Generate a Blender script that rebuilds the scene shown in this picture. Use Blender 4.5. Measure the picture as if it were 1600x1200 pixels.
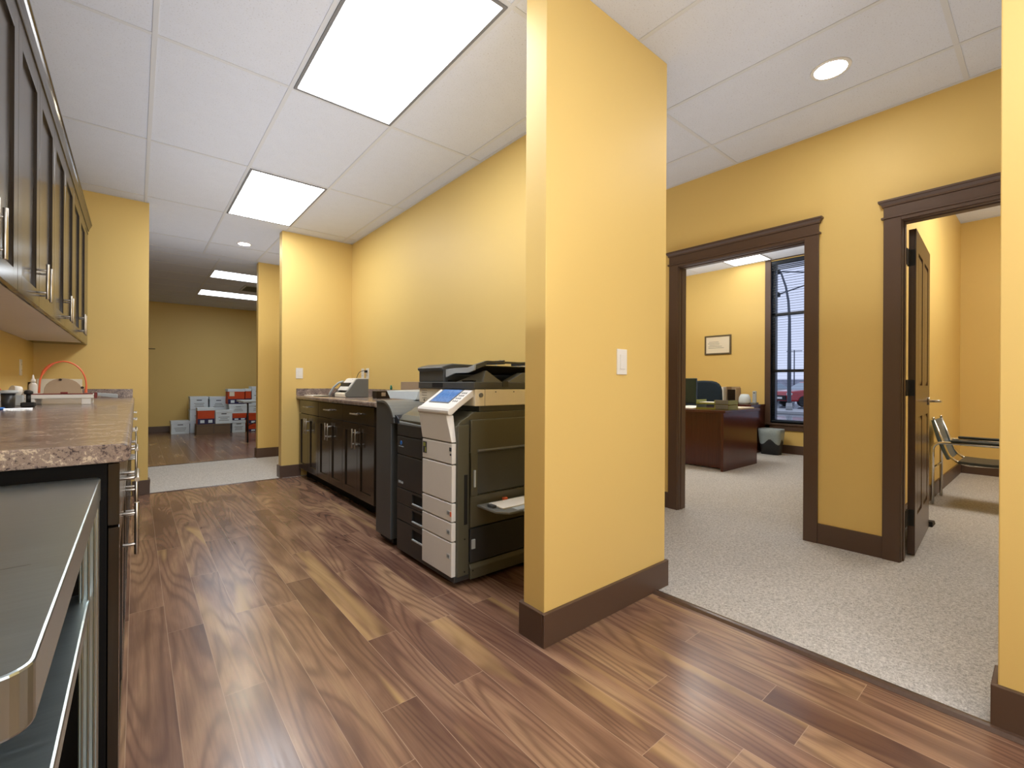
import bpy, bmesh, math, random
from mathutils import Vector, Matrix
random.seed(7)
for o in list(bpy.data.objects): bpy.data.objects.remove(o, do_unlink=True)
S = bpy.context.scene
COL = S.collection

# ------------------------------------------------------------------ camera
F_PX, YAW, ROLL, CAM_H = 707.0, 0.69376, 0.00527, 1.056
cam_d = bpy.data.cameras.new('camera'); cam_d.sensor_width = 36.0; cam_d.sensor_fit = 'HORIZONTAL'
cam_d.lens = F_PX / 1600 * 36.0; cam_d.clip_start = 0.02; cam_d.clip_end = 300
cam = bpy.data.objects.new('camera', cam_d); COL.objects.link(cam)
cam.matrix_world = (Matrix.Translation((0, 0, CAM_H)) @ Matrix.Rotation(-YAW, 4, 'Z') @
                    Matrix.Rotation(math.radians(90), 4, 'X') @ Matrix.Rotation(ROLL, 4, 'Z'))
S.camera = cam
# ------------------------------------------------------------------ light
S.view_settings.view_transform = 'Standard'; S.view_settings.look = 'None'
S.view_settings.exposure = 0.0; S.view_settings.gamma = 1.0
PANEL_E, FAR_E, OFFICE_E, OFFICE2_E, DOWN_E = 14.5, 8.5, 4.0, 20.0, 110.0
PANEL_C = (0.97, 0.98, 1.0)
w = bpy.data.worlds.new('overcast_sky'); S.world = w; w.use_nodes = True
wn = w.node_tree; bgn = wn.nodes['Background']
bgn.inputs['Color'].default_value = (0.60, 0.66, 0.86, 1); bgn.inputs['Strength'].default_value = 1.15

def area(name, loc, target, size, watts, col=(1, 1, 1), spread=180):
    d = bpy.data.lights.new(name, 'AREA'); d.shape = 'SQUARE'; d.size = size; d.energy = watts; d.color = col; d.spread = math.radians(spread)
    o = bpy.data.objects.new(name, d); COL.objects.link(o); o.location = loc
    o.rotation_euler = (Vector(target) - Vector(loc)).to_track_quat('-Z', 'Y').to_euler(); return o
# added unseen fill lamps: soft up-lights for the ceilings, and a weak frontal one
def uplight(x, y, z, sx, sy, watts, col=(.95, .97, 1.0)):
    o = area('ceiling_fill', (x, y, z), (x, y, z + 1), 1, watts, col, 140); o.data.shape = 'RECTANGLE'; o.data.size = sx; o.data.size_y = sy
    o.rotation_euler = (math.pi, 0, 0)
uplight(.72, 2.6, 1.25, 1.0, 5.0, 23)
uplight(2.85, 1.7, 1.25, .7, 5.5, 12)
uplight(.9, 6.3, 1.25, 2.2, .8, 7)
uplight(5.6, 3.0, 1.3, 2.4, 2.4, 60, (.92, .96, 1.0))
uplight(5.6, -.6, 1.3, 2.4, 1.6, 26, (1, .97, .92))
area('front_fill', (.75, -1.6, 1.5), (1.0, 2.2, 1.8), 1.2, 36, (.95, .97, 1.0))  # frontal fill lamp added behind the viewpoint

H = 2.746      # ceiling of the rooms and corridors
H2 = 3.046     # ceiling of the two offices
GX0, GDX, GY0, GDY = 0.065, 0.6105, 0.32, 1.243   # ceiling grid

# ------------------------------------------------------------------ materials
def lin(c):
    def f(v):
        v /= 255.0
        return v / 12.92 if v <= .04045 else ((v + .055) / 1.055) ** 2.4
    return (f(c[0]), f(c[1]), f(c[2]), 1)
class N:
    def __init__(s, name):
        s.m = bpy.data.materials.new(name); s.m.use_nodes = True; s.t = s.m.node_tree
        s.b = s.t.nodes['Principled BSDF']
    def n(s, typ, **k):
        x = s.t.nodes.new(typ)
        for a, v in k.items():
            if hasattr(x, a): setattr(x, a, v)
            else: x.inputs[a].default_value = v
        return x
    def l(s, a, b): s.t.links.new(a, b); return s
    def math(s, op, a, b=None, c=None, clamp=False):
        x = s.t.nodes.new('ShaderNodeMath'); x.operation = op; x.use_clamp = clamp
        for i, v in enumerate((a, b, c)):
            if v is None: continue
            if isinstance(v, (int, float)): x.inputs[i].default_value = v
            else: s.l(v, x.inputs[i])
        return x.outputs[0]
    def mix(s, fac, a, b):
        x = s.t.nodes.new('ShaderNodeMix'); x.data_type = 'RGBA'
        for i, v in ((0, fac), (6, a), (7, b)):
            if isinstance(v, (int, float)): x.inputs[i].default_value = v
            elif isinstance(v, tuple): x.inputs[i].default_value = v
            else: s.l(v, x.inputs[i])
        return x.outputs[2]
    def ramp(s, fac, stops):
        x = s.t.nodes.new('ShaderNodeValToRGB'); r = x.color_ramp
        while len(r.elements) < len(stops): r.elements.new(.5)
        for e, (p, c) in zip(r.elements, stops): e.position = p; e.color = c
        s.l(fac, x.inputs[0]); return x.outputs[0]
    def coords(s, scale=(1, 1, 1), add=None):
        tc = s.t.nodes.new('ShaderNodeTexCoord'); v = tc.outputs['Object']
        if add is not None:
            a = s.t.nodes.new('ShaderNodeVectorMath'); a.operation = 'ADD'; s.l(v, a.inputs[0]); s.l(add, a.inputs[1]); v = a.outputs[0]
        mp = s.t.nodes.new('ShaderNodeMapping'); mp.inputs['Scale'].default_value = scale
        s.l(v, mp.inputs[0]); return mp.outputs[0]
    def noise(s, vec, scale, detail=3, rough=.55, dist=0.0):
        x = s.t.nodes.new('ShaderNodeTexNoise'); x.inputs['Scale'].default_value = scale
        x.inputs['Detail'].default_value = detail; x.inputs['Roughness'].default_value = rough
        x.inputs['Distortion'].default_value = dist; s.l(vec, x.inputs['Vector']); return x.outputs['Fac']
    def bump(s, h, strength, dist=.002):
        x = s.t.nodes.new('ShaderNodeBump'); x.inputs['Strength'].default_value = strength
        x.inputs['Distance'].default_value = dist; s.l(h, x.inputs['Height']); s.l(x.outputs[0], s.b.inputs['Normal'])
    def base(s, v, rough=None, metal=None, spec=None):
        if isinstance(v, tuple): s.b.inputs['Base Color'].default_value = v
        else: s.l(v, s.b.inputs['Base Color'])
        if rough is not None: s.b.inputs['Roughness'].default_value = rough
        if metal is not None: s.b.inputs['Metallic'].default_value = metal
        if spec is not None: s.b.inputs['Specular IOR Level'].default_value = spec
        return s
MATS = {}
def plain(name, rgb, rough=.5, metal=0, spec=.5, var=.06, vs=30, bump=0.0, bs=400):
    """a procedural paint, plastic or metal: one colour with faint mottling and micro relief"""
    m = N(name); c = lin(rgb); v = m.coords(); f = m.noise(v, vs, 3)
    lo = tuple(x * (1 - var) for x in c[:3]) + (1,); hi = tuple(min(1, x * (1 + var)) for x in c[:3]) + (1,)
    m.base(m.mix(f, lo, hi), rough, metal, spec)
    if bump: m.bump(m.noise(m.coords(), bs, 2), bump, .001)
    MATS[name] = m.m; return m.m
def emit(name, col, strength):
    m = bpy.data.materials.new(name); m.use_nodes = True; t = m.node_tree; t.nodes.clear()
    e = t.nodes.new('ShaderNodeEmission'); e.inputs[0].default_value = (*col, 1); e.inputs[1].default_value = strength
    o = t.nodes.new('ShaderNodeOutputMaterial'); t.links.new(e.outputs[0], o.inputs[0]); MATS[name] = m; return m

plain('wall_paint', (226, 195, 119), .55, var=.015, vs=2.0, bump=.10, bs=260)
plain('trim_paint', (86, 66, 54), .42, var=.04, vs=15, bump=.05, bs=120)
plain('grid_paint', (204, 206, 210), .5, var=.01)
plain('frame_grey', (120, 120, 122), .6, var=.01)  # darker grey of the ceiling light frames
def tile_mat():
    m = N('ceiling_tile'); v = m.coords()
    f = m.noise(v, 130, 4, .7); g = m.noise(v, 14, 2)
    pits = m.ramp(f, [(.30, (0, 0, 0, 1)), (.42, (1, 1, 1, 1))])
    c = m.mix(g, lin((208, 212, 222)), lin((214, 218, 228)))
    m.base(m.mix(pits, lin((172, 172, 176)), c), .9, spec=.1); m.bump(pits, .25, .001)
    MATS['ceiling_tile'] = m.m
tile_mat()
def carpet_mat():
    m = N('carpet'); v = m.coords()
    a = m.noise(v, 230, 2, .8); b = m.noise(v, 75, 3, .7); d = m.noise(v, 3, 2)
    s_ = m.math('ADD', m.math('MULTIPLY', a, .55), m.math('MULTIPLY', b, .45))
    c = m.ramp(s_, [(.34, lin((126, 124, 122))), (.46, lin((178, 175, 172))), (.54, lin((200, 197, 194))), (.66, lin((228, 226, 222)))])
    c2 = m.mix(m.math('MULTIPLY', d, .18), c, lin((132, 128, 122)))
    m.base(c2, .95, spec=.1); m.bump(s_, .45, .003); MATS['carpet'] = m.m
carpet_mat()
def plank_mat():
    m = N('walnut_planks')
    at = m.t.nodes.new('ShaderNodeAttribute'); at.attribute_name = 'pid'
    uv = m.t.nodes.new('ShaderNodeUVMap'); uv.uv_map = 'plank'
    big = m.t.nodes.new('ShaderNodeVectorMath'); big.operation = 'SCALE'; big.inputs['Scale'].default_value = 37.0
    m.l(at.outputs['Color'], big.inputs[0])
    # grain field
    v1 = m.coords((5.6, .62, 1), add=big.outputs[0])
    n1 = m.noise(v1, 1.0, 1.0, .40, .25)
    rings = m.math('SINE', m.math('MULTIPLY', n1, 90.0))
    rings = m.math('MULTIPLY_ADD', rings, .5, .5)
    v2 = m.coords((130, 5, 1), add=big.outputs[0]); n2 = m.noise(v2, 1.0, 3, .6)
    v3 = m.coords((5, 1.1, 1), add=big.outputs[0]); n3 = m.noise(v3, 1.2, 3, .5, .6)
    sep = m.t.nodes.new('ShaderNodeSeparateColor'); m.l(at.outputs['Color'], sep.inputs[0])
    tone = m.math('ADD', m.math('MULTIPLY', n3, 1.0), m.math('MULTIPLY', m.math('SUBTRACT', sep.outputs[0], .5), .18))
    c = m.ramp(tone, [(.28, lin((100, 72, 60))), (.44, lin((126, 95, 78))), (.56, lin((146, 113, 92))), (.72, lin((168, 136, 106)))])
    dark = m.mix(m.math('MULTIPLY', m.math('POWER', rings, 2.5), .46), c, lin((74, 50, 44)))
    fine = m.mix(m.math('MULTIPLY', m.ramp(n2, [(.42, (0, 0, 0, 1)), (.62, (1, 1, 1, 1))]), .22), dark, lin((78, 54, 44)))
    v4 = m.coords((6.5, .55, 1), add=big.outputs[0]); n4 = m.noise(v4, 1.0, 2, .5, .8)
    sap = m.ramp(n4, [(.63, (0, 0, 0, 1)), (.72, (1, 1, 1, 1))])
    sapw = m.mix(m.math('MULTIPLY', sap, .55), fine, lin((198, 164, 112)))
    su = m.t.nodes.new('ShaderNodeSeparateXYZ'); m.l(uv.outputs[0], su.inputs[0])
    # uv: x distance to the nearer long edge, y distance to the nearer end, in metres
    d = m.math('MINIMUM', su.outputs[0], su.outputs[1])
    line = m.math('LESS_THAN', d, .0011)  # pale lines paint in the highlight on the plank bevels
    m.base(m.mix(m.math('MULTIPLY', line, .62), sapw, lin((176, 148, 124))), .27, spec=.5)
    rr = m.math('MULTIPLY_ADD', n2, .14, .16); m.l(rr, m.b.inputs['Roughness'])
    hgt = m.math('SUBTRACT', m.math('MULTIPLY', n2, .35), m.math('MULTIPLY', m.math('LESS_THAN', d, .0016), .6))
    m.bump(hgt, .16, .0010); MATS['walnut_planks'] = m.m
plank_mat()
def laminate_mat():
    m = N('granite_laminate'); v = m.coords()
    a = m.noise(v, 115, 5, .8, .2); b = m.noise(v, 16, 3, .6, .5)
    s_ = m.math('ADD', m.math('MULTIPLY', a, .66), m.math('MULTIPLY', b, .34))
    c = m.ramp(s_, [(.40, lin((52, 46, 52))), (.455, lin((106, 92, 92))), (.50, lin((158, 142, 130))), (.535, lin((122, 106, 106))), (.60, lin((202, 186, 166)))])
    m.base(c, .20, spec=.6); MATS['granite_laminate'] = m.m
laminate_mat()
def steel_mat():
    m = N('brushed_steel'); v = m.coords((6, 160, 6)); a = m.noise(v, 1, 3, .6)
    m.base(m.mix(a, lin((168, 180, 184)), lin((194, 206, 208))), .3, 1.0)
    m.l(m.math('MULTIPLY_ADD', a, .14, .24), m.b.inputs['Roughness']); m.bump(a, .04, .001); MATS['brushed_steel'] = m.m
steel_mat()
def vein_mat(name, dark, light, rough=.3, scale=(60, 60, 3)):
    m = N(name); a = m.noise(m.coords(scale), 1, 3, .6, .3)
    m.base(m.mix(a, lin(dark), lin(light)), rough); MATS[name] = m.m
vein_mat('espresso_wood', (38, 31, 24), (56, 47, 37), .17)
vein_mat('mahogany', (58, 26, 20), (92, 46, 36), .17)
vein_mat('walnut_door', (72, 55, 46), (90, 70, 58), .27)
plain('nickel', (196, 192, 184), .28, 1.0)
plain('chrome', (214, 214, 212), .10, 1.0, var=.02)
plain('black_side', (12, 11, 11), .7, spec=.2)
plain('melamine', (226, 218, 206), .45)
plain('white_plastic', (232, 230, 224), .4, var=.02)
plain('cream_plastic', (234, 226, 206), .45, var=.02)
plain('panel_white', (226, 224, 220), .38, var=.02)
plain('charcoal_plastic', (50, 51, 52), .36, var=.05)
plain('side_plastic', (84, 82, 68), .32, var=.05)
plain('graphite_plastic', (72, 75, 76), .42, var=.05)
plain('grey_plastic', (112, 114, 112), .42, var=.03)
plain('light_grey', (178, 186, 190), .4, var=.03)
plain('navy_plastic', (22, 32, 46), .4)
plain('void_black', (8, 8, 9), .7)
plain('paper', (238, 236, 230), .7, var=.02)
plain('box_white', (220, 232, 240), .7, var=.04)
plain('ink', (56, 62, 70), .7)
plain('orange_card', (206, 74, 26), .65, var=.05)
plain('navy_card', (38, 36, 78), .65)
plain('brown_card', (112, 92, 72), .8, var=.08)
plain('leather_black', (46, 53, 56), .42, var=.12, bump=.2)
plain('leather_teal', (78, 96, 108), .40, var=.08, bump=.2)
plain('fabric_navy', (14, 34, 48), .85, var=.15, bump=.3)
plain('rubber', (20, 20, 20), .6)
plain('red_plastic', (206, 58, 38), .3)
plain('orange_plastic', (236, 112, 72), .3)
plain('dark_red', (120, 34, 34), .4)
plain('tan_plastic', (170, 148, 122), .5)
plain('olive_plastic', (140, 146, 62), .4)
plain('blue_plastic', (30, 110, 200), .35)
plain('teal_plastic', (20, 120, 100), .35)
plain('screen_dark', (26, 46, 44), .25)
plain('bronze', (62, 52, 44), .35, .8)
plain('window_frame_paint', (24, 40, 60), .35)
plain('blind_slat', (30, 40, 54), .5)
plain('liner', (150, 162, 164), .35, var=.12, vs=40, bump=.5, bs=60)
plain('bin_dark', (44, 44, 46), .5)
plain('frame_wood', (96, 84, 60), .5)
plain('car_red', (170, 22, 30), .15, spec=.8)
plain('car_glass', (140, 156, 168), .05, spec=.8)
plain('car_grey', (150, 156, 160), .2, .6)
plain('pole_grey', (92, 98, 108), .5, .4)
plain('asphalt_wet', (116, 122, 130), .12, var=.25, vs=.6)
plain('kerb', (170, 172, 172), .7)
plain('haze_grey', (170, 172, 184), .9, var=.3, vs=2)  # pale haze of distance painted into the colour
emit('panel_light', PANEL_C, PANEL_E); emit('far_light', (.86, .93, 1.0), FAR_E)
emit('office_light', (1.0, .97, .92), OFFICE_E); emit('office2_light', (1.0, .95, .86), OFFICE2_E)
emit('down_light', (1.0, .96, .88), DOWN_E); emit('warm_light', (1.0, .88, .64), 290.0)
def screen_mat():
    m = N('blue_screen'); v = m.coords((1, 1, 1)); f = m.noise(v, 60, 2)
    m.base(m.mix(f, lin((48, 84, 140)), lin((96, 136, 190))), .12)
    m.l(m.mix(f, lin((48, 84, 140)), lin((96, 136, 190))), m.b.inputs['Emission Color']); m.b.inputs['Emission Strength'].default_value = .45
    MATS['blue_screen'] = m.m
screen_mat()
gl = N('window_glass'); gl.base((.95, .97, 1, 1), .0); gl.b.inputs['Transmission Weight'].default_value = 1.0
gl.b.inputs['IOR'].default_value = 1.0; MATS['window_glass'] = gl.m

# ------------------------------------------------------------------ mesh helpers
class MB:
    def __init__(s): s.v = []; s.f = []; s.sm = []
    def add(s, vs, fs, smooth=False):
        b = len(s.v); s.v += [tuple(p) for p in vs]; s.f += [tuple(i + b for i in f) for f in fs]; s.sm += [smooth] * len(fs); return s
    def box(s, x0, x1, y0, y1, z0, z1):
        vs = [(x, y, z) for z in (z0, z1) for y in (y0, y1) for x in (x0, x1)]
        return s.add(vs, [(0, 2, 3, 1), (4, 5, 7, 6), (0, 1, 5, 4), (2, 6, 7, 3), (0, 4, 6, 2), (1, 3, 7, 5)])
    def hexa(s, b, t):   # bottom and top loops of the same length
        n = len(b); fs = [tuple(reversed(range(n))), tuple(range(n, 2 * n))]
        fs += [(i, (i + 1) % n, (i + 1) % n + n, i + n) for i in range(n)]
        return s.add(list(b) + list(t), fs)
    def prism(s, pts, ax, a, b):  # pts 2D in the two other axes (order x,y,z), extruded along ax
        def mk(p, t):
            return (t, p[0], p[1]) if ax == 'x' else (p[0], t, p[1]) if ax == 'y' else (p[0], p[1], t)
        return s.hexa([mk(p, a) for p in pts], [mk(p, b) for p in pts])
    def cyl(s, p, q, r, r2=None, n=16, caps=True):
        p = Vector(p); q = Vector(q); r2 = r if r2 is None else r2
        d = (q - p).normalized(); u = d.orthogonal().normalized(); w_ = d.cross(u)
        vs = []
        for c, rr in ((p, r), (q, r2)):
            for i in range(n):
                a = 2 * math.pi * i / n; vs.append(c + (u * math.cos(a) + w_ * math.sin(a)) * rr)
        s.add(vs, [(i, (i + 1) % n, (i + 1) % n + n, i + n) for i in range(n)], True)
        if caps: s.add(vs, [tuple(reversed(range(n))), tuple(range(n, 2 * n))])
        return s
    def lathe(s, c, prof, n=24, caps=True):   # prof: list of (r, z) about vertical axis at c
        vs = []
        for r, z in prof:
            for i in range(n):
                a = 2 * math.pi * i / n; vs.append((c[0] + r * math.cos(a), c[1] + r * math.sin(a), c[2] + z))
        fs = []
        for k in range(len(prof) - 1):
            for i in range(n): fs.append((k * n + i, k * n + (i + 1) % n, (k + 1) * n + (i + 1) % n, (k + 1) * n + i))
        s.add(vs, fs, True)
        if not caps: return s
        return s.add(vs, [tuple(reversed(range(n))), tuple(range((len(prof) - 1) * n, len(prof) * n))])
    def tube(s, path, r, n=12):
        P = [Vector(p) for p in path]; vs = []; u = None
        for k, p in enumerate(P):
            d = (P[min(k + 1, len(P) - 1)] - P[max(k - 1, 0)]).normalized()
            u = d.orthogonal().normalized() if u is None else (u - d * u.dot(d)).normalized()
            w_ = d.cross(u); rr = r[k] if isinstance(r, (list, tuple)) else r
            for i in range(n):
                a = 2 * math.pi * i / n; vs.append(p + (u * math.cos(a) + w_ * math.sin(a)) * rr)
        m = len(P)
        s.add(vs, [(k * n + i, k * n + (i + 1) % n, (k + 1) * n + (i + 1) % n, (k + 1) * n + i) for k in range(m - 1) for i in range(n)], True)
        return s.add(vs, [tuple(reversed(range(n))), tuple(range((m - 1) * n, m * n))])
def fillet(pts, r, n=6):
    P = [Vector(p) for p in pts]; out = [P[0]]
    for i in range(1, len(P) - 1):
        a = (P[i - 1] - P[i]); b = (P[i + 1] - P[i]); rr = min(r, a.length * .49, b.length * .49)
        A = P[i] + a.normalized() * rr; B = P[i] + b.normalized() * rr
        for k in range(n + 1):
            t = k / n; out.append(A * (1 - t) ** 2 + P[i] * 2 * t * (1 - t) + B * t * t)
    out.append(P[-1]); return out
ORG = {}
def link(name, me, parent=None, origin=None):
    o = bpy.data.objects.new(name, me); COL.objects.link(o)
    if parent is not None:
        o.parent = parent; ORG[o.name] = ORG[parent.name]
    else:
        o.location = origin; ORG[o.name] = Vector(origin)
    return o
def obj(name, mb, mat, parent=None, bev=0.0, seg=2, origin=None):
    if parent is not None: org = ORG[parent.name]
    elif origin is not None: org = Vector(origin)
    else:
        xs = [v[0] for v in mb.v]; ys = [v[1] for v in mb.v]; zs = [v[2] for v in mb.v]
        org = Vector(((min(xs) + max(xs)) / 2, (min(ys) + max(ys)) / 2, min(zs)))
    me = bpy.data.meshes.new(name)
    me.from_pydata([(v[0] - org.x, v[1] - org.y, v[2] - org.z) for v in mb.v], [], mb.f)
    me.materials.append(MATS[mat]); me.polygons.foreach_set('use_smooth', mb.sm)
    bm = bmesh.new(); bm.from_mesh(me); bmesh.ops.remove_doubles(bm, verts=bm.verts, dist=1e-6)
    bmesh.ops.recalc_face_normals(bm, faces=bm.faces); bm.to_mesh(me); bm.free(); me.update()
    o = link(name, me, parent, org)
    if bev > 0:
        b = o.modifiers.new('bevel', 'BEVEL'); b.width = bev; b.segments = seg; b.limit_method = 'ANGLE'; b.angle_limit = math.radians(40)
    return o
def thing(name, loc, label, cat, group=None):
    o = bpy.data.objects.new(name, None); COL.objects.link(o); o.location = loc; o.empty_display_size = .1
    ORG[o.name] = Vector(loc); return tag(o, label, cat, group)
def tag(o, label, cat, group=None):
    o['label'] = label; o['category'] = cat
    if group: o['group'] = group
    return o
def struct(name, mb, mat, bev=0.0, parent=None, origin=(0, 0, 0)):
    o = obj(name, mb, mat, parent, bev, origin=None if parent else origin)
    if parent is None: o['kind'] = 'structure'
    return o
def B(*a): return MB().box(*a)
def text(name, body, size, mat, origin, rot, parent, depth=.0006):
    cu = bpy.data.curves.new('t', 'FONT'); cu.body = body; cu.size = size; cu.extrude = depth; cu.align_x = 'CENTER'; cu.align_y = 'CENTER'
    t = bpy.data.objects.new('t', cu); COL.objects.link(t); bpy.context.view_layer.update()
    me = bpy.data.meshes.new_from_object(t); bpy.data.objects.remove(t, do_unlink=True)
    me.transform(Matrix.Translation(Vector(origin) - ORG[parent.name]) @ rot); me.materials.clear(); me.materials.append(MATS[mat])
    return link(name, me, parent)
RX_NEGX = Matrix(((0, 0, -1, 0), (-1, 0, 0, 0), (0, 1, 0, 0), (0, 0, 0, 1)))   # text reading on a face that looks to -X
RX_NEGY = Matrix(((1, 0, 0, 0), (0, 0, -1, 0), (0, 1, 0, 0), (0, 0, 0, 1)))    # text reading on a face that looks to -Y

# ================================================================== THE SETTING
def planks(name, x0, x1, y0, y1, rowx, joints):
    """laminate planks 125.6 mm wide and 1.21 m long, each a face with its own id"""
    W, L = .12565, 1.208
    vs, fs, ids, uvs = [], [], [], []
    k0 = math.floor((x0 - rowx) / W); k1 = math.ceil((x1 - rowx) / W)
    for k in range(k0, k1):
        a = max(x0, rowx + k * W); b = min(x1, rowx + (k + 1) * W)
        if b - a < 1e-4: continue
        off = joints.get(k, random.Random(k * 13 + 5).random() * L)
        j0 = math.floor((y0 - off) / L)
        y = off + j0 * L
        while y < y1:
            c = max(y0, y); d = min(y1, y + L)
            if d - c > 1e-4:
                pid = (random.Random(hash((k, round(y * 10), name == 'floor')) & 0xffff)); col = (pid.random(), pid.random(), pid.random(), 1)
                xm = (a + b) / 2; ym = (c + d) / 2
                # four faces about the middle ridge lines so that the distance fields stay linear
                for (xa, xb, ua, ub) in ((a, xm, 0, xm - a), (xm, b, b - xm, 0)):
                    for (ya, yb, va, vb) in ((c, ym, 0, ym - c), (ym, d, d - ym, 0)):
                        n = len(vs); vs += [(xa, ya, 0), (xb, ya, 0), (xb, yb, 0), (xa, yb, 0)]; fs.append((n, n + 1, n + 2, n + 3))
                        uvs += [(ua, va), (ub, va), (ub, vb), (ua, vb)]; ids += [col] * 4
            y += L
    n = len(vs); vs += [(x0, y0, -.02), (x1, y0, -.02), (x1, y1, -.02), (x0, y1, -.02), (x0, y0, 0), (x1, y0, 0), (x1, y1, 0), (x0, y1, 0)]
    for f in ((3, 2, 1, 0), (0, 1, 5, 4), (1, 2, 6, 5), (2, 3, 7, 6), (3, 0, 4, 7)):
        fs.append(tuple(n + i for i in f)); uvs += [(1, 1)] * 4; ids += [(.3, .3, .3, 1)] * 4
    me = bpy.data.meshes.new(name); me.from_pydata(vs, [], fs)
    me.uv_layers.new(name='plank'); me.color_attributes.new('pid', 'FLOAT_COLOR', 'CORNER')
    me.uv_layers['plank'].data.foreach_set('uv', [c for p in uvs for c in p])
    me.color_attributes['pid'].data.foreach_set('color', [c for p in ids for c in p])
    me.materials.append(MATS['walnut_planks']); o = link(name, me, None, (0, 0, 0)); o['kind'] = 'structure'; return o
JT = {0: 2.385, 1: 1.785, 2: 2.396, 3: 1.15, 4: 1.379, 5: 1.80, 6: 1.345, 7: 1.768, 8: .75, 9: 1.785, 10: .9}
planks('floor', -.66, 2.035, -2.2, 5.475, .107, JT)
planks('floor', -2.5, 3.64, 7.2, 12.07, .05, {})
# carpet: hall and offices, and the corridor behind the copy room
struct('floor', MB().box(2.035, 3.62, -2.2, 5.475, -.02, .003).box(-2.5, 3.64, 5.475, 7.2, -.02, .003), 'carpet')
struct('floor', MB().box(3.62, 7.75, -2.2, 5.0, -.02, .003), 'carpet')
st = MB(); st.prism([(2.012, 0), (2.060, 0), (2.060, .006), (2.050, .010), (2.040, .011), (2.026, .009), (2.012, .001)], 'y', -2.2, 1.30)
struct('trim_1', st, 'walnut_door')
struct('trim_2', MB().prism([(7.185, 0), (7.185, .005), (7.20, .008), (7.215, .001), (7.215, 0)], 'x', -2.5, 1.31), 'walnut_door')
struct('trim_3', MB().prism([(5.46, 0), (5.46, .002), (5.475, .007), (5.49, .004), (5.49, 0)], 'x', .09, 1.25), 'walnut_door')

# walls
WP = 'wall_paint'
struct('wall_left', B(-.78, -.66, -2.2, 5.60, 0, H), WP)
struct('wall_end_left', B(-.66, .092, 5.475, 5.60, 0, H), WP)
struct('wall_end_right', B(1.243, 2.145, 5.49, 5.61, 0, H), WP, .003)
wp = MB().box(2.02, 2.145, 1.44, 5.49, 0, H).box(1.268, 2.145, 1.315, 1.44, 0, H)
struct('wall_partition', wp, WP, .003)
struct('wall_right_near', B(2.055, 2.18, -2.2, .112, 0, H), WP, .003)
struct('wall_back', B(-.78, 7.9, -2.32, -2.2, 0, 3.2), WP)
struct('wall_corridor', MB().box(1.316, 3.64, 7.15, 7.27, 0, H).box(-2.5, -1.1, 7.15, 7.27, 0, H), WP, .003)
struct('wall_far', B(-2.5, 3.64, 12.07, 12.19, 0, H), WP)
struct('wall_far_left', B(-2.62, -2.5, 5.475, 12.19, 0, H), WP)
struct('wall_far_right', B(3.64, 3.76, 7.15, 12.19, 0, H), WP)
struct('wall_corridor_left', B(-2.5, -.78, 5.475, 5.60, 0, H), WP)
DH = 2.045; D1a, D1b = 1.105, 2.030; D2a, D2b = -.33, .588
wh = MB()
JT_ = .018
for a, b in ((-2.2, D2a - JT_), (D2b + JT_, D1a - JT_), (D1b + JT_, 7.15)): wh.box(3.52, 3.62, a, b, 0, 3.2)
for a, b in ((D2a - JT_, D2b + JT_), (D1a - JT_, D1b + JT_)): wh.box(3.52, 3.62, a, b, DH + JT_, 3.2)
struct('wall_hall', wh, WP)
struct('wall_office_divider', B(3.62, 7.75, .752, .87, 0, 3.2), WP)
struct('wall_office_left', B(3.62, 7.9, 5.0, 5.12, 0, 3.2), WP)
WY0, WY1, WZ0, WZ1 = 1.30, 2.905, .455, 3.020
we = MB().box(7.75, 7.9, -2.2, WY0, 0, 3.2).box(7.75, 7.9, WY1, 5.0, 0, 3.2).box(7.75, 7.9, WY0, WY1, 0, WZ0).box(7.75, 7.9, WY0, WY1, WZ1, 3.2)
struct('wall_exterior', we, WP)

# ceilings with their exposed T grid
struct('ceiling', MB().box(-2.62, 3.52, -2.2, 12.19, H, H + .06), 'ceiling_tile')
struct('ceiling', MB().box(3.62, 7.75, -2.2, 5.0, H2, H2 + .06), 'ceiling_tile')
g = MB(); hw = .011; gz0, gz1 = H - .0035, H + .001
def gx(x, a, b, z0=gz0, z1=gz1): g.box(x - hw, x + hw, a, b, z0, z1)
def gy(y, a, b, z0=gz0, z1=gz1): g.box(a, b, y - hw, y + hw, z0 + .0006, z1 + .0003)
for k in range(-1, 4): gx(GX0 + k * GDX, -2.2, 5.475)
for k in range(0, 3): gx(GX0 + k * GDX, 5.475, 7.15)
for k in (3, 4, 5): gx(GX0 + k * GDX, 5.61, 7.15)
for k in (4, 5): gx(GX0 + k * GDX, -2.2, 5.61)
for k in range(-2, 5): gy(GY0 + k * GDY, -.66, 2.02 if GY0 + k * GDY > 1.4 else 3.52)
for k in range(1, 5): gy(GY0 + k * GDY, 2.145, 3.52)
gy(GY0 + 5 * GDY, -2.5, 3.52); gy(7.135, -2.5, 3.52)
for k in range(-2, 3): gx(.88 + k * 1.22, 7.27, 12.07)
for k in range(0, 8): gy(7.44 + k * .613, -2.5, 3.52)
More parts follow.
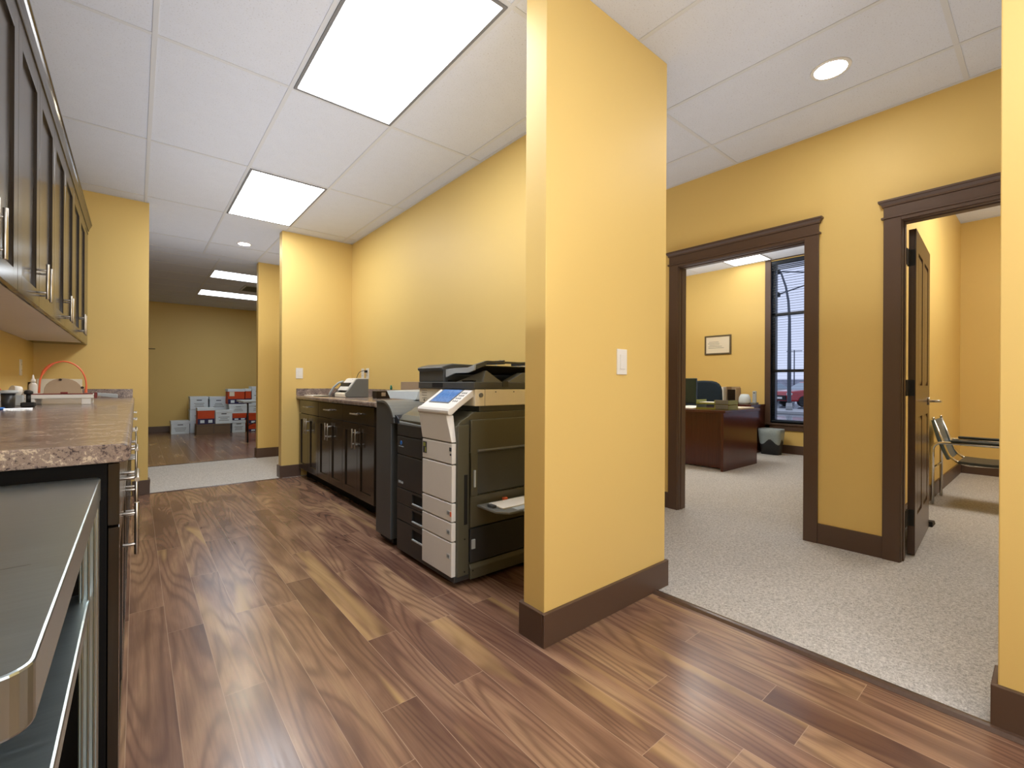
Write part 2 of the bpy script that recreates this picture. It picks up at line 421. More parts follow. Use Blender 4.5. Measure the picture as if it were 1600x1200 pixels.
# wall angles
for a in ((-.66, -.64, -2.2, 5.475), (2.0, 2.02, 1.44, 5.49), (3.50, 3.52, -2.2, 7.15), (2.145, 2.165, 1.44, 5.49)): g.box(*a, H - .003, H)
for a in ((-.66, .09, 5.455, 5.475), (1.243, 2.02, 5.47, 5.49), (-2.5, 3.5, 12.05, 12.07)): g.box(*a, H - .003, H)
struct('trim_4', g, 'grid_paint')
g = MB()
for k in range(0, 7): gx(7.70 - k * .61, -2.2, .75, H2 - .0035, H2 + .001); gx(7.70 - k * .61, .87, 5.0, H2 - .0035, H2 + .001)
for k in range(0, 6): gy(3.46 - .61 * k if k < 4 else 3.46 + .61 * (k - 3), 3.64, 7.75, H2 - .0035, H2 + .001)
for y in (.25, -.36, -.97): gy(y, 3.64, 7.75, H2 - .0035, H2 + .001)
struct('trim_5', g, 'grid_paint')

# baseboards
BH, BT = .135, .015
def bb(name, *segs, h=BH):
    m = MB()
    for (x0, x1, y0, y1) in segs: m.box(x0, x1, y0, y1, 0, h)
    return struct(name, m, 'trim_paint', .003)
bb('baseboard_partition', (1.253, 2.16, 1.30, 1.315), (1.253, 1.268, 1.315, 1.455), (1.268, 2.02, 1.44, 1.455), (2.145, 2.16, 1.315, 5.61))
bb('baseboard_right_near', (2.04, 2.055, -2.2, .127), (2.055, 2.195, .112, .127))
bb('baseboard_end_left', (-.02, .107, 5.46, 5.475), (.092, .107, 5.475, 5.61))
bb('baseboard_end_right', (1.228, 1.445, 5.475, 5.49), (1.228, 1.243, 5.49, 5.625))
bb('baseboard_corridor', (1.301, 3.50, 7.135, 7.15), (1.301, 1.316, 7.15, 7.285))
bb('baseboard_far', (-2.5, 3.64, 12.055, 12.07), h=.125)
CASW = .088
bb('baseboard_hall', (3.505, 3.52, D1b + CASW, 7.135), (3.505, 3.52, D2b + CASW, D1a - CASW), (3.505, 3.52, -2.2, D2a - CASW))
bb('baseboard_office_exterior', (7.735, 7.75, .87, 5.0), (7.735, 7.75, -2.2, .752))
bb('baseboard_office_divider', (3.66, 7.735, .737, .752), (3.66, 7.735, .87, .885))
bb('baseboard_office_left', (3.66, 7.735, 4.985, 5.0))

# doorways: jamb, casings and crown head
def doorway(name, ya, yb):
    d = bpy.data.objects.new(name, None); COL.objects.link(d); d.location = (3.58, (ya + yb) / 2, 0); ORG[d.name] = Vector(d.location); d['kind'] = 'structure'
    jt = .018
    j = MB().box(3.515, 3.625, yb, yb + jt, 0, DH + jt).box(3.515, 3.625, ya - jt, ya, 0, DH + jt).box(3.515, 3.625, ya, yb, DH, DH + jt)
    j.box(3.550, 3.575, yb - .006, yb, 0, DH).box(3.550, 3.575, ya, ya + .006, 0, DH).box(3.550, 3.575, ya + .006, yb - .006, DH - .006, DH)
    obj('jamb', j, 'trim_paint', d, .001)
    for y0, y1 in ((yb + .004, yb + CASW), (ya - CASW, ya - .004)):
        obj('casing', B(3.500, 3.520, y0, y1, 0, DH + .024), 'trim_paint', d, .003)
        obj('casing', B(3.620, 3.638, y0 + (.016 if y0 > ya else 0), y1, 0, DH + .024), 'trim_paint', d, .003)
    for y0, x0, x1 in ((DH + .004, 3.500, 3.520), (DH + .004, 3.620, 3.638)): obj('casing', B(x0, x1, ya - .004, yb + .004, y0, DH + .024), 'trim_paint', d, .001)
    for sx in (-1, 1):
        x = 3.52 if sx < 0 else 3.62
        o1, o2 = ya - CASW, yb + CASW
        m = MB()
        q = DH + .024
        m.prism([(x, q), (x + sx * .026, q), (x + sx * .026, q + .011), (x, q + .011)], 'y', o1 - .012, o2 + .012)
        m.prism([(x, q + .011), (x + sx * .020, q + .011), (x + sx * .020, q + .072), (x, q + .072)], 'y', o1, o2)
        m.prism([(x, q + .072), (x + sx * .026, q + .072), (x + sx * .028, q + .082), (x, q + .082)], 'y', o1 - .008, o2 + .008)
        m.hexa([(x, o1 - .008, q + .082), (x + sx * .028, o1 - .008, q + .082), (x + sx * .028, o2 + .008, q + .082), (x, o2 + .008, q + .082)],
               [(x, o1 - .020, q + .098), (x + sx * .040, o1 - .020, q + .098), (x + sx * .040, o2 + .020, q + .098), (x, o2 + .020, q + .098)])
        m.box(min(x, x + sx * .044), max(x, x + sx * .044), o1 - .024, o2 + .024, q + .098, q + .111)
        obj('door_head', m, 'trim_paint', d, .0015)
    return d
doorway('door_1', D1a, D1b)
d2 = doorway('door_2', D2a, D2b)
# the open leaf of door 2, swung into the office
LX0, LX1, LY0, LY1, LZ0, LZ1 = 3.702, 4.522, .554, .590, .012, 2.030
LANG = math.radians(3.2)
def swing(mb):
    c, s_ = math.cos(LANG), math.sin(LANG)
    mb.v = [(LX0 + (x - LX0) * c - (y - LY0) * s_, LY0 + (x - LX0) * s_ + (y - LY0) * c, z) for x, y, z in mb.v]; return mb
lf = MB().box(LX0, LX1, LY0 + .008, LY1, LZ0, LZ1)
leaf = obj('door_leaf', swing(lf), 'walnut_door', d2, .002)
stiles = [(LX0, LX0 + .115), (LX0 + .360, LX0 + .460), (LX1 - .115, LX1)]
fm = MB()
for a, b in stiles: fm.box(a, b, LY0, LY0 + .0078, LZ0, LZ1)
for a, b in ((LX0 + .115, LX0 + .360), (LX0 + .460, LX1 - .115)):
    for (z0, z1) in ((LZ0, .24), (.86, 1.06), (1.90, LZ1)): fm.box(a, b, LY0, LY0 + .0078, z0, z1)
fm.f = fm.f; obj('stile_and_rail', swing(fm), 'walnut_door', leaf)
for (a, b) in ((LX0 + .115, LX0 + .360), (LX0 + .460, LX1 - .115)):
    for z0, z1 in ((.24, .86), (1.06, 1.90)):
        m = MB(); i = .032
        m.hexa([(a + .006, LY0 + .0076, z0 + .006), (b - .006, LY0 + .0076, z0 + .006), (b - .006, LY0 + .0076, z1 - .006), (a + .006, LY0 + .0076, z1 - .006)],
               [(a + i, LY0 + .0015, z0 + i), (b - i, LY0 + .0015, z0 + i), (b - i, LY0 + .0015, z1 - i), (a + i, LY0 + .0015, z1 - i)])
        obj('door_panel', swing(m), 'walnut_door', leaf)
for z in (.24, 1.045, 1.852):
    m = MB().box(LX0 - .0025, LX0 + .001, .558, .588, z - .05, z + .05).cyl((LX0 - .012, .588, z - .05), (LX0 - .012, .588, z + .05), .007)
    m.box(3.626, LX0 - .012, .585, .589, z - .05, z + .05)
    obj('hinge', m, 'rubber', leaf)
hx, hy = 4.435, LY0
hd = MB().cyl((hx, hy, .948), (hx, hy - .009, .948), .028, n=20)
hd.tube(fillet([(hx, hy - .004, .948), (hx, hy - .060, .948), (hx + .105, hy - .060, .945)], .02), .009)
obj('door_handle', swing(hd), 'nickel', leaf)
# hall window wall: window 1
wd = bpy.data.objects.new('window_1', None); COL.objects.link(wd); wd.location = (7.82, (WY0 + WY1) / 2, WZ0); ORG[wd.name] = Vector(wd.location); wd['kind'] = 'structure'
m = MB()
m.box(7.732, 7.752, WY1 - .008, WY1 + .075, WZ0 - .085, WZ1 + .01).box(7.732, 7.752, WY0 - .075, WY0 + .008, WZ0 - .085, WZ1 + .01).box(7.732, 7.752, WY0 - .075, WY1 + .075, WZ1 + .010, WZ1 + .024)
obj('casing', m, 'trim_paint', wd, .003)
obj('window_sill', MB().box(7.715, 7.90, WY0 - .05, WY1 + .05, WZ0 - .02, WZ0 + .006).box(7.732, 7.752, WY0 - .07, WY1 + .07, WZ0 - .1, WZ0 - .02), 'trim_paint', wd, .003)
fr = MB(); fx0, fx1 = 7.80, 7.87
fr.box(fx0, fx1, WY1 - .055, WY1, WZ0, WZ1).box(fx0, fx1, WY0, WY0 + .055, WZ0, WZ1).box(fx0, fx1, WY0, WY1, WZ0, WZ0 + .06).box(fx0, fx1, WY0, WY1, WZ1 - .05, WZ1)
for z in (1.285, 2.175): fr.box(fx0, fx1, WY0, WY1, z - .022, z + .022)
obj('window_frame', fr, 'window_frame_paint', wd, .002)
obj('window_reveal', MB().box(7.752, 7.80, WY1 - .006, WY1 - .001, WZ0, WZ1).box(7.752, 7.80, WY0 + .001, WY0 + .006, WZ0, WZ1), 'window_frame_paint', wd)
for z0, z1 in ((WZ0 + .06, 1.263), (1.307, 2.153), (2.197, WZ1 - .05)):
    obj('pane', B(7.835, 7.839, WY0 + .055, WY1 - .055, z0, z1), 'window_glass', wd)
bl = thing('window_blind', (7.775, (WY0 + WY1) / 2, WZ0), 'dark horizontal slat blind lowered across the tall office window', 'blind')
obj('headrail', B(7.752, 7.795, WY0 + .01, WY1 - .01, WZ1 - .05, WZ1 - .004), 'blind_slat', bl, .003)
sl = MB(); z = WZ0 + .07
while z < WZ1 - .10:
    sl.box(7.764, 7.790, WY0 + .012, WY1 - .012, z, z + .0015); z += .040
for k in range(4): sl.box(7.757, 7.797, WY0 + .012, WY1 - .012, WZ1 - .145 + k * .026, WZ1 - .135 + k * .026)
obj('slats', sl, 'blind_slat', bl)
obj('bottom_rail', B(7.755, 7.797, WY0 + .012, WY1 - .012, WZ0 + .03, WZ0 + .05), 'blind_slat', bl, .003)
for y in (WY1 - .10, (WY0 + WY1) / 2, WY0 + .10): obj('ladder_cord', MB().box(7.756, 7.7575, y - .003, y + .003, WZ0 + .04, WZ1 - .05), 'blind_slat', bl)

# ================================================================== LIGHT FITTINGS
def ceiling_light(x0, x1, y0, y1, h, mat, label, group=None):
    t = thing('ceiling_light', ((x0 + x1) / 2, (y0 + y1) / 2, h), label, 'light', group)
    f = MB(); b = .016
    f.box(x0, x1, y0, y0 + b, h - .008, h + .0).box(x0, x1, y1 - b, y1, h - .008, h).box(x0, x0 + b, y0 + b, y1 - b, h - .008, h).box(x1 - b, x1, y0 + b, y1 - b, h - .008, h)
    obj('frame', f, 'grid_paint' if mat == 'far_light' else 'frame_grey', t)
    obj('diffuser', B(x0 + b, x1 - b, y0 + b, y1 - b, h - .005, h - .001), mat, t)
    return t
def cell(i, j): return (GX0 + i * GDX + .012, GX0 + (i + 1) * GDX - .012, GY0 + j * GDY + .012, GY0 + (j + 1) * GDY - .012)
ceiling_light(*cell(1, 1), H, 'panel_light', 'large bright rectangular panel light nearest the camera above the copy room floor')
ceiling_light(*cell(1, 3), H, 'panel_light', 'bright rectangular panel light farther down the copy room ceiling, by the end wall')
ceiling_light(*cell(1, -1), H, 'panel_light', 'rectangular panel light of the copy room ceiling behind the viewpoint')
ceiling_light(.892, 2.088, 8.065, 8.645, H, 'far_light', 'wide panel light in the far storage room, nearer of the two')
ceiling_light(.892, 2.088, 9.905, 10.485, H, 'far_light', 'wide panel light in the far storage room, farther one near the back wall')
ceiling_light(7.102, 7.688, 2.862, 3.448, H2, 'office_light', 'square panel light in the office ceiling beside the tall window')
ceiling_light(5.27, 5.86, 2.86, 4.08, H2, 'office2_light', 'panel light in the desk office ceiling hidden behind the doorway head')
ceiling_light(5.27, 5.86, -.96, .24, H2, 'office2_light', 'panel light in the ceiling of the office with the chrome chair')
def downlight(x, y, r, mat, label):
    t = thing('recessed_downlight', (x, y, H), label, 'light')
    obj('trim_ring', MB().lathe((x, y, H - .006), [(r - .004, 0), (r + .012, .001), (r + .014, .006), (r - .004, .006)], 32, False), 'white_plastic', t)
    obj('lens', MB().lathe((x, y, H - .0055), [(0.001, 0), (r - .005, 0), (r - .005, .004), (.001, .004)], 32), mat, t)
downlight(2.845, .775, .078, 'down_light', 'round recessed ceiling light above the hallway carpet')
downlight(2.845, 3.70, .078, 'down_light', 'round recessed hallway light hidden behind the yellow partition')
downlight(2.845, 6.35, .078, 'down_light', 'unseen round recessed light added at the corridor end, behind the copy room walls')  # lamp added out of view to brighten the corridor carpet
downlight(2.845, -1.55, .078, 'down_light', 'round recessed hallway light behind the viewpoint')
downlight(1.01, 6.33, .066, 'warm_light', 'small warm recessed downlight in the corridor ceiling before the storage room')
t = thing('ceiling_vent', (1.75, 9.28, H), 'dark grey air vent between the two storage room lights', 'vent')
m = MB().box(1.45, 2.06, 9.00, 9.03, H - .01, H).box(1.45, 2.06, 9.55, 9.58, H - .01, H).box(1.45, 1.48, 9.03, 9.55, H - .01, H).box(2.03, 2.06, 9.03, 9.55, H - .01, H)
obj('frame', m, 'light_grey', t)
m = MB()
for k in range(9): m.box(1.48, 2.03, 9.04 + k * .057, 9.07 + k * .057, H - .008, H - .002)
obj('louvre', m, 'graphite_plastic', t)

# ================================================================== CABINETS
def bar_handle(p, axis, dirx, parent, length=.160, r=.006, name='handle'):
    """bar pull: p is the centre on the door face"""
    x, y, z = p; off = .032 * dirx; m = MB(); hl = length / 2; ps = .048
    if axis == 'z':
        m.cyl((x + off, y, z - hl), (x + off, y, z + hl), r, n=14)
        for s in (-1, 1): m.cyl((x, y, z + s * ps), (x + off, y, z + s * ps), .0045, n=10)
    else:
        m.cyl((x + off, y - hl, z), (x + off, y + hl, z), r, n=14)
        for s in (-1, 1): m.cyl((x, y + s * ps, z), (x + off, y + s * ps, z), .0045, n=10)
    return obj(name, m, 'nickel', parent, .0006)
def shaker(name, xf, d, y0, y1, z0, z1, parent, rail=.062, th=.020):
    """door with a recessed panel; xf is the outer face, d the way it faces"""
    xb = xf - d * th; xp = xf - d * .010
    def bx(m, xa, xc, *r): return m.box(min(xa, xc), max(xa, xc), *r)
    m = MB()
    bx(m, xb, xp, y0 + rail - .004, y1 - rail + .004, z0 + rail - .004, z1 - rail + .004)
    bx(m, xb, xf, y0, y0 + rail, z0, z1); bx(m, xb, xf, y1 - rail, y1, z0, z1)
    bx(m, xb, xf, y0 + rail, y1 - rail, z0, z0 + rail); bx(m, xb, xf, y0 + rail, y1 - rail, z1 - rail, z1)
    return obj(name, m, 'espresso_wood', parent, .0015)
def base_unit(xf, d, y0, y1, xback, label, group, doors=2, hinge=1, kick='espresso_wood'):
    """floor cabinet: carcass, toe kick, drawer over doors"""
    xc = xf - d * .022
    t = thing('base_cabinet', ((xf + xback) / 2, (y0 + y1) / 2, 0), label, 'cabinet', group)
    m = MB().box(min(xc, xback), max(xc, xback), y0, y1, .10, .872)
    xk = xf - d * .085
    m.box(min(xk, xback), max(xk, xback), y0, y1, 0, .10)
    obj('carcass', m, 'black_side', t)
    g_ = .0018
    dr = obj('drawer', B(min(xf, xc + d * .001), max(xf, xc + d * .001), y0 + g_, y1 - g_, .722, .866), 'espresso_wood', t, .0015)
    bar_handle((xf, (y0 + y1) / 2, .800), 'y', d, dr)
    ym = (y0 + y1) / 2
    if doors == 2:
        for (a, b, hy) in ((y0 + g_, ym - g_, ym - .035), (ym + g_, y1 - g_, ym + .035)):
            dd = shaker('door', xf, d, a, b, .105, .716, t); bar_handle((xf, hy, .595), 'z', d, dd)
    else:
        dd = shaker('door', xf, d, y0 + g_, y1 - g_, .105, .716, t)
        bar_handle((xf, y1 - .035 if hinge > 0 else y0 + .035, .605), 'z', d, dd)
    return t
# right run under the back counter
GR = 'espresso base cabinets along the copy room back wall'
for (a, b, lab) in ((4.770, 5.460, 'espresso base cabinet in the corner beside the end wall switch'),
                    (4.070, 4.768, 'middle espresso base cabinet under the counter behind the copier'),
                    (3.370, 4.068, 'espresso base cabinet right beside the grey paper finisher')):
    base_unit(1.42, -1, a, b, 2.015, lab, GR)
def counter(name, x0, x1, y0, y1, front, label, splash):
    t = thing(name, ((x0 + x1) / 2, (y0 + y1) / 2, .872), label, 'countertop')
    m = MB(); r = .016
    # rolled front edge
    zt, zb = .915, .873
    if front < 0: xa, xb, s = x0, x1, 1
    else: xa, xb, s = x1, x0, -1
    pts = [(xb, zt)]
    for k in range(6):
        a = math.pi / 2 * (1 + k / 5); pts.append((xa + s * (r + r * math.cos(a)), zt - r + r * math.sin(a)))
    for k in range(6):
        a = math.pi * (1 + k / 10); pts.append((xa + s * (r + r * math.cos(a)), zb + r + r * math.sin(a)))
    pts.append((xb, zb)); m.prism(pts, 'y', y0, y1)
    obj('worktop', m, 'granite_laminate', t, .0025)
    m = MB()
    for q in splash: m.box(*q, .915, .992)
    obj('backsplash', m, 'granite_laminate', t, .003)
    return t
counter('countertop', 1.392, 2.018, 3.30, 5.488, -1, 'speckled brown laminate countertop over the cabinets behind the copier', [(2.000, 2.018, 3.30, 5.488), (1.394, 2.000, 5.470, 5.488)])
# left run
GL = 'espresso base cabinets under the long left counter'
base_unit(-.028, 1, 1.402, 1.850, -.655, 'single-door espresso base cabinet of the left run, beside the steel table', GL, doors=1)
ys = [1.852, 2.752, 3.652, 4.552, 5.440]
for k, lab in enumerate(('second espresso base cabinet from the steel table in the left run', 'espresso base cabinet third from the steel table in the left run',
                         'espresso base cabinet fourth from the steel table in the left run', 'espresso base cabinet at the far end of the left run against the yellow wall')):
    base_unit(-.028, 1, ys[k], ys[k + 1] - .002, -.655, lab, GL)
counter('countertop', -.658, -.008, 1.365, 5.473, 1, 'long speckled brown laminate countertop along the left wall', [(-.658, -.640, 1.365, 5.473), (-.640, -.020, 5.455, 5.473)])
# wall cabinets
XU = -.326
seams = [1.955 + .475 * k for k in range(-1, 8)]; seams = [s for s in seams] ; ZB, ZT = 1.385, 2.352
GU = 'espresso wall cabinets over the left counter'
labs = ['espresso wall cabinet at the very left edge of the picture', 'two-door espresso wall cabinet with the paired handles nearest the camera',
        'two-door espresso wall cabinet second from the yellow end wall', 'two-door espresso wall cabinet next to the yellow end wall']
for k in range(4):
    y0 = 1.443 + .933 * k; y1 = y0 + .933
    t = thing('wall_cabinet', (-.5, (y0 + y1) / 2, ZB - .005), labs[k], 'cabinet', GU)
    obj('carcass', B(-.657, XU - .022, y0, y1 - .001, ZB + .012, ZT + .01), 'espresso_wood', t)
    obj('bottom_panel', B(-.657, XU - .022, y0, y1 - .001, ZB - .005, ZB + .012), 'melamine', t)
    ym = (y0 + y1) / 2
    for (a, b, hy) in ((y0 + .0015, ym - .0015, ym - .052), (ym + .0015, y1 - .0015, ym + .052)):
        dd = shaker('door', XU, 1, a, b, ZB - .004, ZT, t, rail=.070); bar_handle((XU, hy, 1.487), 'z', 1, dd, .150)
t = thing('crown_moulding', (-.45, 3.4, ZT), 'stepped espresso crown moulding running along the tops of the wall cabinets', 'moulding')
m = MB(); y0, y1 = 1.46, 5.472
m.box(-.657, XU - .001, y0, y1, ZT + .001, ZT + .030)
m.prism([(-.657, ZT + .03), (XU + .003, ZT + .03), (XU + .005, ZT + .036), (XU + .006, ZT + .045), (XU + .014, ZT + .064), (XU + .019, ZT + .072), (XU + .019, ZT + .080), (XU + .024, ZT + .084), (XU + .024, ZT + .094), (-.657, ZT + .094)], 'y', y0, y1)
cr = obj('moulding', m, 'espresso_wood', t, .001)
tag(obj('cabinet_filler', B(-.657, XU - .004, 5.177, 5.473, ZB - .005, ZT), 'espresso_wood', bev=.001), 'narrow espresso filler closing the wall cabinets against the end wall', 'panel')

# ================================================================== STEEL TABLE
t = thing('steel_worktable', (-.33, .92, 0), 'brushed stainless steel work table with an undershelf, butted against the left cabinets', 'table')
def rrect(x0, x1, y0, y1, r, z, n=6):
    out = []
    for cx, cy, a0 in ((x1 - r, y1 - r, 0), (x0 + r, y1 - r, 90), (x0 + r, y0 + r, 180), (x1 - r, y0 + r, 270)):
        for k in range(n + 1):
            a = math.radians(a0 + 90 * k / n); out.append((cx + r * math.cos(a), cy + r * math.sin(a), z))
    return out
m = MB().hexa(rrect(-.640, -.058, .478, 1.358, .022, .797), rrect(-.640, -.058, .478, 1.358, .022, .845))
obj('tabletop', m, 'brushed_steel', t, .0025, 2)
obj('undershelf', MB().box(-.615, -.072, .505, 1.333, .572, .602), 'brushed_steel', t, .004)
obj('undershelf', MB().box(-.615, -.072, .505, 1.333, .17, .20), 'brushed_steel', t, .004)
for x, y in ((-.095, 1.305), (-.60, 1.305), (-.22, .535), (-.60, .535)):
    if True:
        m = MB().box(x + .006, x + .036, y - .012, y + .020, .045, .797)
        for k in range(3): m.box(x + .010 + k * .009, x + .014 + k * .009, y - .016, y - .010, .045, .797)
        l = obj('leg', m, 'brushed_steel', t, .002)
        obj('levelling_foot', MB().cyl((x + .021, y + .004, 0), (x + .021, y + .004, .05), .018, .014), 'rubber', l)

# ================================================================== WALL PLATES
def plate(name, c, n, label, cat, kind='rocker', group=None):
    """c centre on the wall, n wall normal ('-y','-x','+x')"""
    hx, hz, th = .0375, .060, .006
    t = thing(name, c, label, cat, group)
    def bxn(u0, u1, d0, d1, z0, z1):
        x, y, z = c
        if n == '-y': return B(x + u0, x + u1, y - d1, y - d0, z + z0, z + z1)
        if n == '-x': return B(x - d1, x - d0, y + u0, y + u1, z + z0, z + z1)
        return B(x + d0, x + d1, y + u0, y + u1, z + z0, z + z1)
    obj('cover_plate', bxn(-hx, hx, 0, th, -hz, hz), 'white_plastic', t, .002)
    if kind == 'rocker': obj('rocker', bxn(-.017, .017, th, th + .004, -.034, .034), 'white_plastic', t, .0015)
    elif kind == 'outlet':
        for z in (-.022, .022):
            s_ = obj('socket', bxn(-.016, .016, th, th + .002, z - .014, z + .014), 'white_plastic', t, .001)
            for u in (-.007, .007): obj('slot', bxn(u - .0012, u + .0012, th + .0018, th + .0024, z - .005, z + .006), 'ink', s_)
    return t
plate('light_switch', (1.765, 1.315, 1.163), '-y', 'white rocker light switch on the wide yellow partition end', 'switch')
plate('light_switch', (1.427, 5.490, 1.165), '-y', 'white rocker light switch on the far yellow wall above the counter corner', 'switch')
plate('wall_outlet', (2.02, 5.125, 1.165), '-x', 'left white wall plate above the desktop scanner', 'outlet', 'outlet')
plate('wall_outlet', (2.02, 4.985, 1.165), '-x', 'right white outlet plate above the desktop scanner with a black cord in it', 'outlet', 'outlet')
plate('wall_outlet', (-.66, 4.92, 1.160), '+x', 'white outlet plate on the shaded left wall above the counter', 'outlet', 'outlet')


# ================================================================== COPIER
CP = thing('copier', (1.62, 2.31, 0), 'large black and white office copier with a blue touch screen, side tray folded out', 'copier')
SB = 'side_plastic'
# body: right side wall looks to -Y at y = 1.98
m = MB().prism([(1.276, .050), (1.990, .050), (1.990, .905), (1.385, .905), (1.345, .880), (1.300, .86), (1.276, .83)], 'y', 1.982, 2.640)
body = obj('body', m, 'side_plastic', CP, .004)
# inner column behind the control panel
obj('scanner_support', MB().box(1.43, 1.99, 1.995, 2.62, .905, .936), 'graphite_plastic', CP, .003)
# scanner unit
sc = obj('scanner', B(1.392, 1.985, 1.980, 2.600, .936, 1.026), 'cream_plastic', CP, .004)
obj('seam', MB().box(1.455, 1.457, 1.9792, 1.981, .936, 1.030), 'grey_plastic', sc)
for x in (1.53, 1.66): obj('screw_cap', MB().cyl((x, 1.981, 1.012), (x, 1.9785, 1.012), .004), 'grey_plastic', sc)
m = MB()
for k, z in enumerate((1.014, 1.000, .984, .966)): m.box(1.3905, 1.3925, 2.50, 2.56, z, z + .0015)
m.box(1.3905, 1.3925, 2.525, 2.54, .950, .956)
obj('scale_marks', m, 'ink', sc)
obj('pen_rest', MB().cyl((1.428, 1.983, .995), (1.428, 1.972, .995), .012), 'grey_plastic', sc)
# document feeder
m = MB().prism([(1.384, 1.027), (1.985, 1.027), (1.985, 1.066), (1.384, 1.066)], 'y', 1.980, 2.596)
adf = obj('document_feeder', m, 'graphite_plastic', CP, .004)
m = MB().prism([(1.390, 1.066), (1.960, 1.066), (1.960, 1.168), (1.455, 1.176), (1.410, 1.166), (1.378, 1.155), (1.378, 1.140), (1.390, 1.134)], 'y', 2.300, 2.600)
obj('feeder_cover', m, 'graphite_plastic', adf, .006, 3)
obj('recess', B(1.3825, 1.3845, 2.30, 2.42, 1.034, 1.060), 'void_black', adf)
# output well and trays
obj('output_well', MB().box(1.42, 1.95, 2.04, 2.30, 1.066, 1.076), 'void_black', adf)
m = MB().hexa([(1.447, 1.983, 1.066), (1.575, 1.983, 1.066), (1.575, 2.06, 1.066), (1.410, 2.20, 1.066)], [(1.463, 1.983, 1.128), (1.470, 1.983, 1.128), (1.470, 2.00, 1.127), (1.462, 2.005, 1.127)])
m.hexa([(1.620, 1.983, 1.066), (1.86, 1.983, 1.066), (1.86, 2.10, 1.066), (1.620, 2.06, 1.066)], [(1.732, 1.983, 1.122), (1.745, 1.983, 1.122), (1.745, 2.05, 1.122), (1.732, 2.03, 1.122)])
obj('side_guard', m, 'grey_plastic', adf, .001)
# feed tray lip: low band, then a wing climbing towards the back
m = MB().prism([(2.285, 1.092), (2.190, 1.116), (2.062, 1.116), (1.996, 1.130), (1.990, 1.160), (2.060, 1.144), (2.190, 1.144), (2.285, 1.140)], 'x', 1.395, 1.405)
obj('input_tray_lip', m, 'light_grey', adf, .001)
m = MB().hexa([(1.405, 1.988, 1.134), (1.475, 1.988, 1.160), (1.475, 2.03, 1.158), (1.405, 2.03, 1.132)], [(1.405, 1.988, 1.160), (1.475, 1.988, 1.182), (1.475, 2.03, 1.180), (1.405, 2.03, 1.158)])
m.box(1.475, 1.93, 1.988, 2.02, 1.172, 1.182)
obj('tray_wing', m, 'graphite_plastic', adf, .001)
m = MB().prism([(2.295, 1.112), (2.190, 1.118), (2.065, 1.118), (2.02, 1.150), (2.02, 1.158), (2.060, 1.128), (2.190, 1.128), (2.295, 1.122)], 'x', 1.405, 1.93)
tr = obj('input_tray', m, 'void_black', adf, .001)
for x in (1.60, 1.82): obj('paper_guide', B(x, x + .012, 2.0, 2.20, 1.168, 1.190), 'charcoal_plastic', tr, .002)
obj('hinge_cover', MB().box(1.93, 1.985, 2.0, 2.58, 1.066, 1.165), 'charcoal_plastic', adf, .004)
for k in range(10): obj('roller', B(1.915, 1.93, 2.02 + k * .048, 2.044 + k * .048, 1.150, 1.172), 'light_grey', adf, .001)
obj('tray_clip', MB().box(1.578, 1.618, 1.976, 1.984, 1.040, 1.072), 'charcoal_plastic', adf, .001)
# control panel: sloping slab in front of the scanner
m = MB().prism([(1.236, .900), (1.236, .915), (1.243, .926), (1.260, .932), (1.398, 1.028), (1.402, 1.012), (1.402, .990), (1.300, .925), (1.262, .894), (1.243, .892)], 'y', 2.000, 2.330)
cpn = obj('control_panel', m, 'panel_white', CP, .004, 3)
def onslope(x): return .932 + (x - 1.260) * (1.028 - .932) / (1.398 - 1.260)
def slab(x0, x1, y0, y1, h0, h1):
    z = onslope
    return MB().hexa([(x0, y0, z(x0) + h0), (x1, y0, z(x1) + h0), (x1, y1, z(x1) + h0), (x0, y1, z(x0) + h0)], [(x0, y0, z(x0) + h1), (x1, y0, z(x1) + h1), (x1, y1, z(x1) + h1), (x0, y1, z(x0) + h1)])
bz = obj('screen_bezel', slab(1.286, 1.390, 2.078, 2.290, -.001, .0025), 'graphite_plastic', cpn, .001)
obj('touch_screen', slab(1.292, 1.385, 2.088, 2.280, .001, .0032), 'blue_screen', bz)
m = MB()
for r_ in range(4):
    for c_ in range(3): q = slab(1.300 + r_ * .020, 1.308 + r_ * .020, 2.018 + c_ * .018, 2.026 + c_ * .018, -.001, .0025); m.add(q.v, q.f)
obj('keypad', m, 'grey_plastic', cpn)
# white front column (nearest the side) built of drawers and flaps
def front(name, y0, y1, z0, z1, mat, x=1.242, xb=1.277, slope=0.0, parent=CP, bev=.004):
    mm = MB().hexa([(x + slope, y0, z0), (xb, y0, z0), (xb, y1, z0), (x + slope, y1, z0)], [(x, y0, z1), (xb, y0, z1), (xb, y1, z1), (x, y1, z1)])
    return obj(name, mm, mat, parent, bev)
W0, W1 = 1.984, 2.296
obj('front_flap', MB().hexa([(1.250, W0, .752), (1.277, W0, .752), (1.277, W1, .752), (1.250, W1, .752)], [(1.240, 2.026, .892), (1.277, 2.012, .892), (1.277, 2.315, .892), (1.240, 2.320, .892)]), 'panel_white', CP, .004)
p2 = front('front_flap', W0, W1, .640, .746, 'panel_white', x=1.251)
p3 = front('front_flap', W0, W1, .442, .634, 'panel_white', x=1.251)
m = MB().box(1.2495, 1.2512, 2.245, 2.286, .668, .732)
st_ = obj('warning_sticker', m, 'ink', p2)
obj('sticker_print', MB().box(1.2488, 1.2496, 2.258, 2.282, .705, .726).box(1.2488, 1.2496, 2.250, 2.262, .674, .700), 'olive_plastic', st_)
obj('marking', MB().box(1.2495, 1.2512, 1.988, 2.008, .706, .726).box(1.2495, 1.2512, 1.990, 2.002, .684, .694), 'ink', p2)
dz = [(.342, .436), (.240, .336), (.056, .234)]
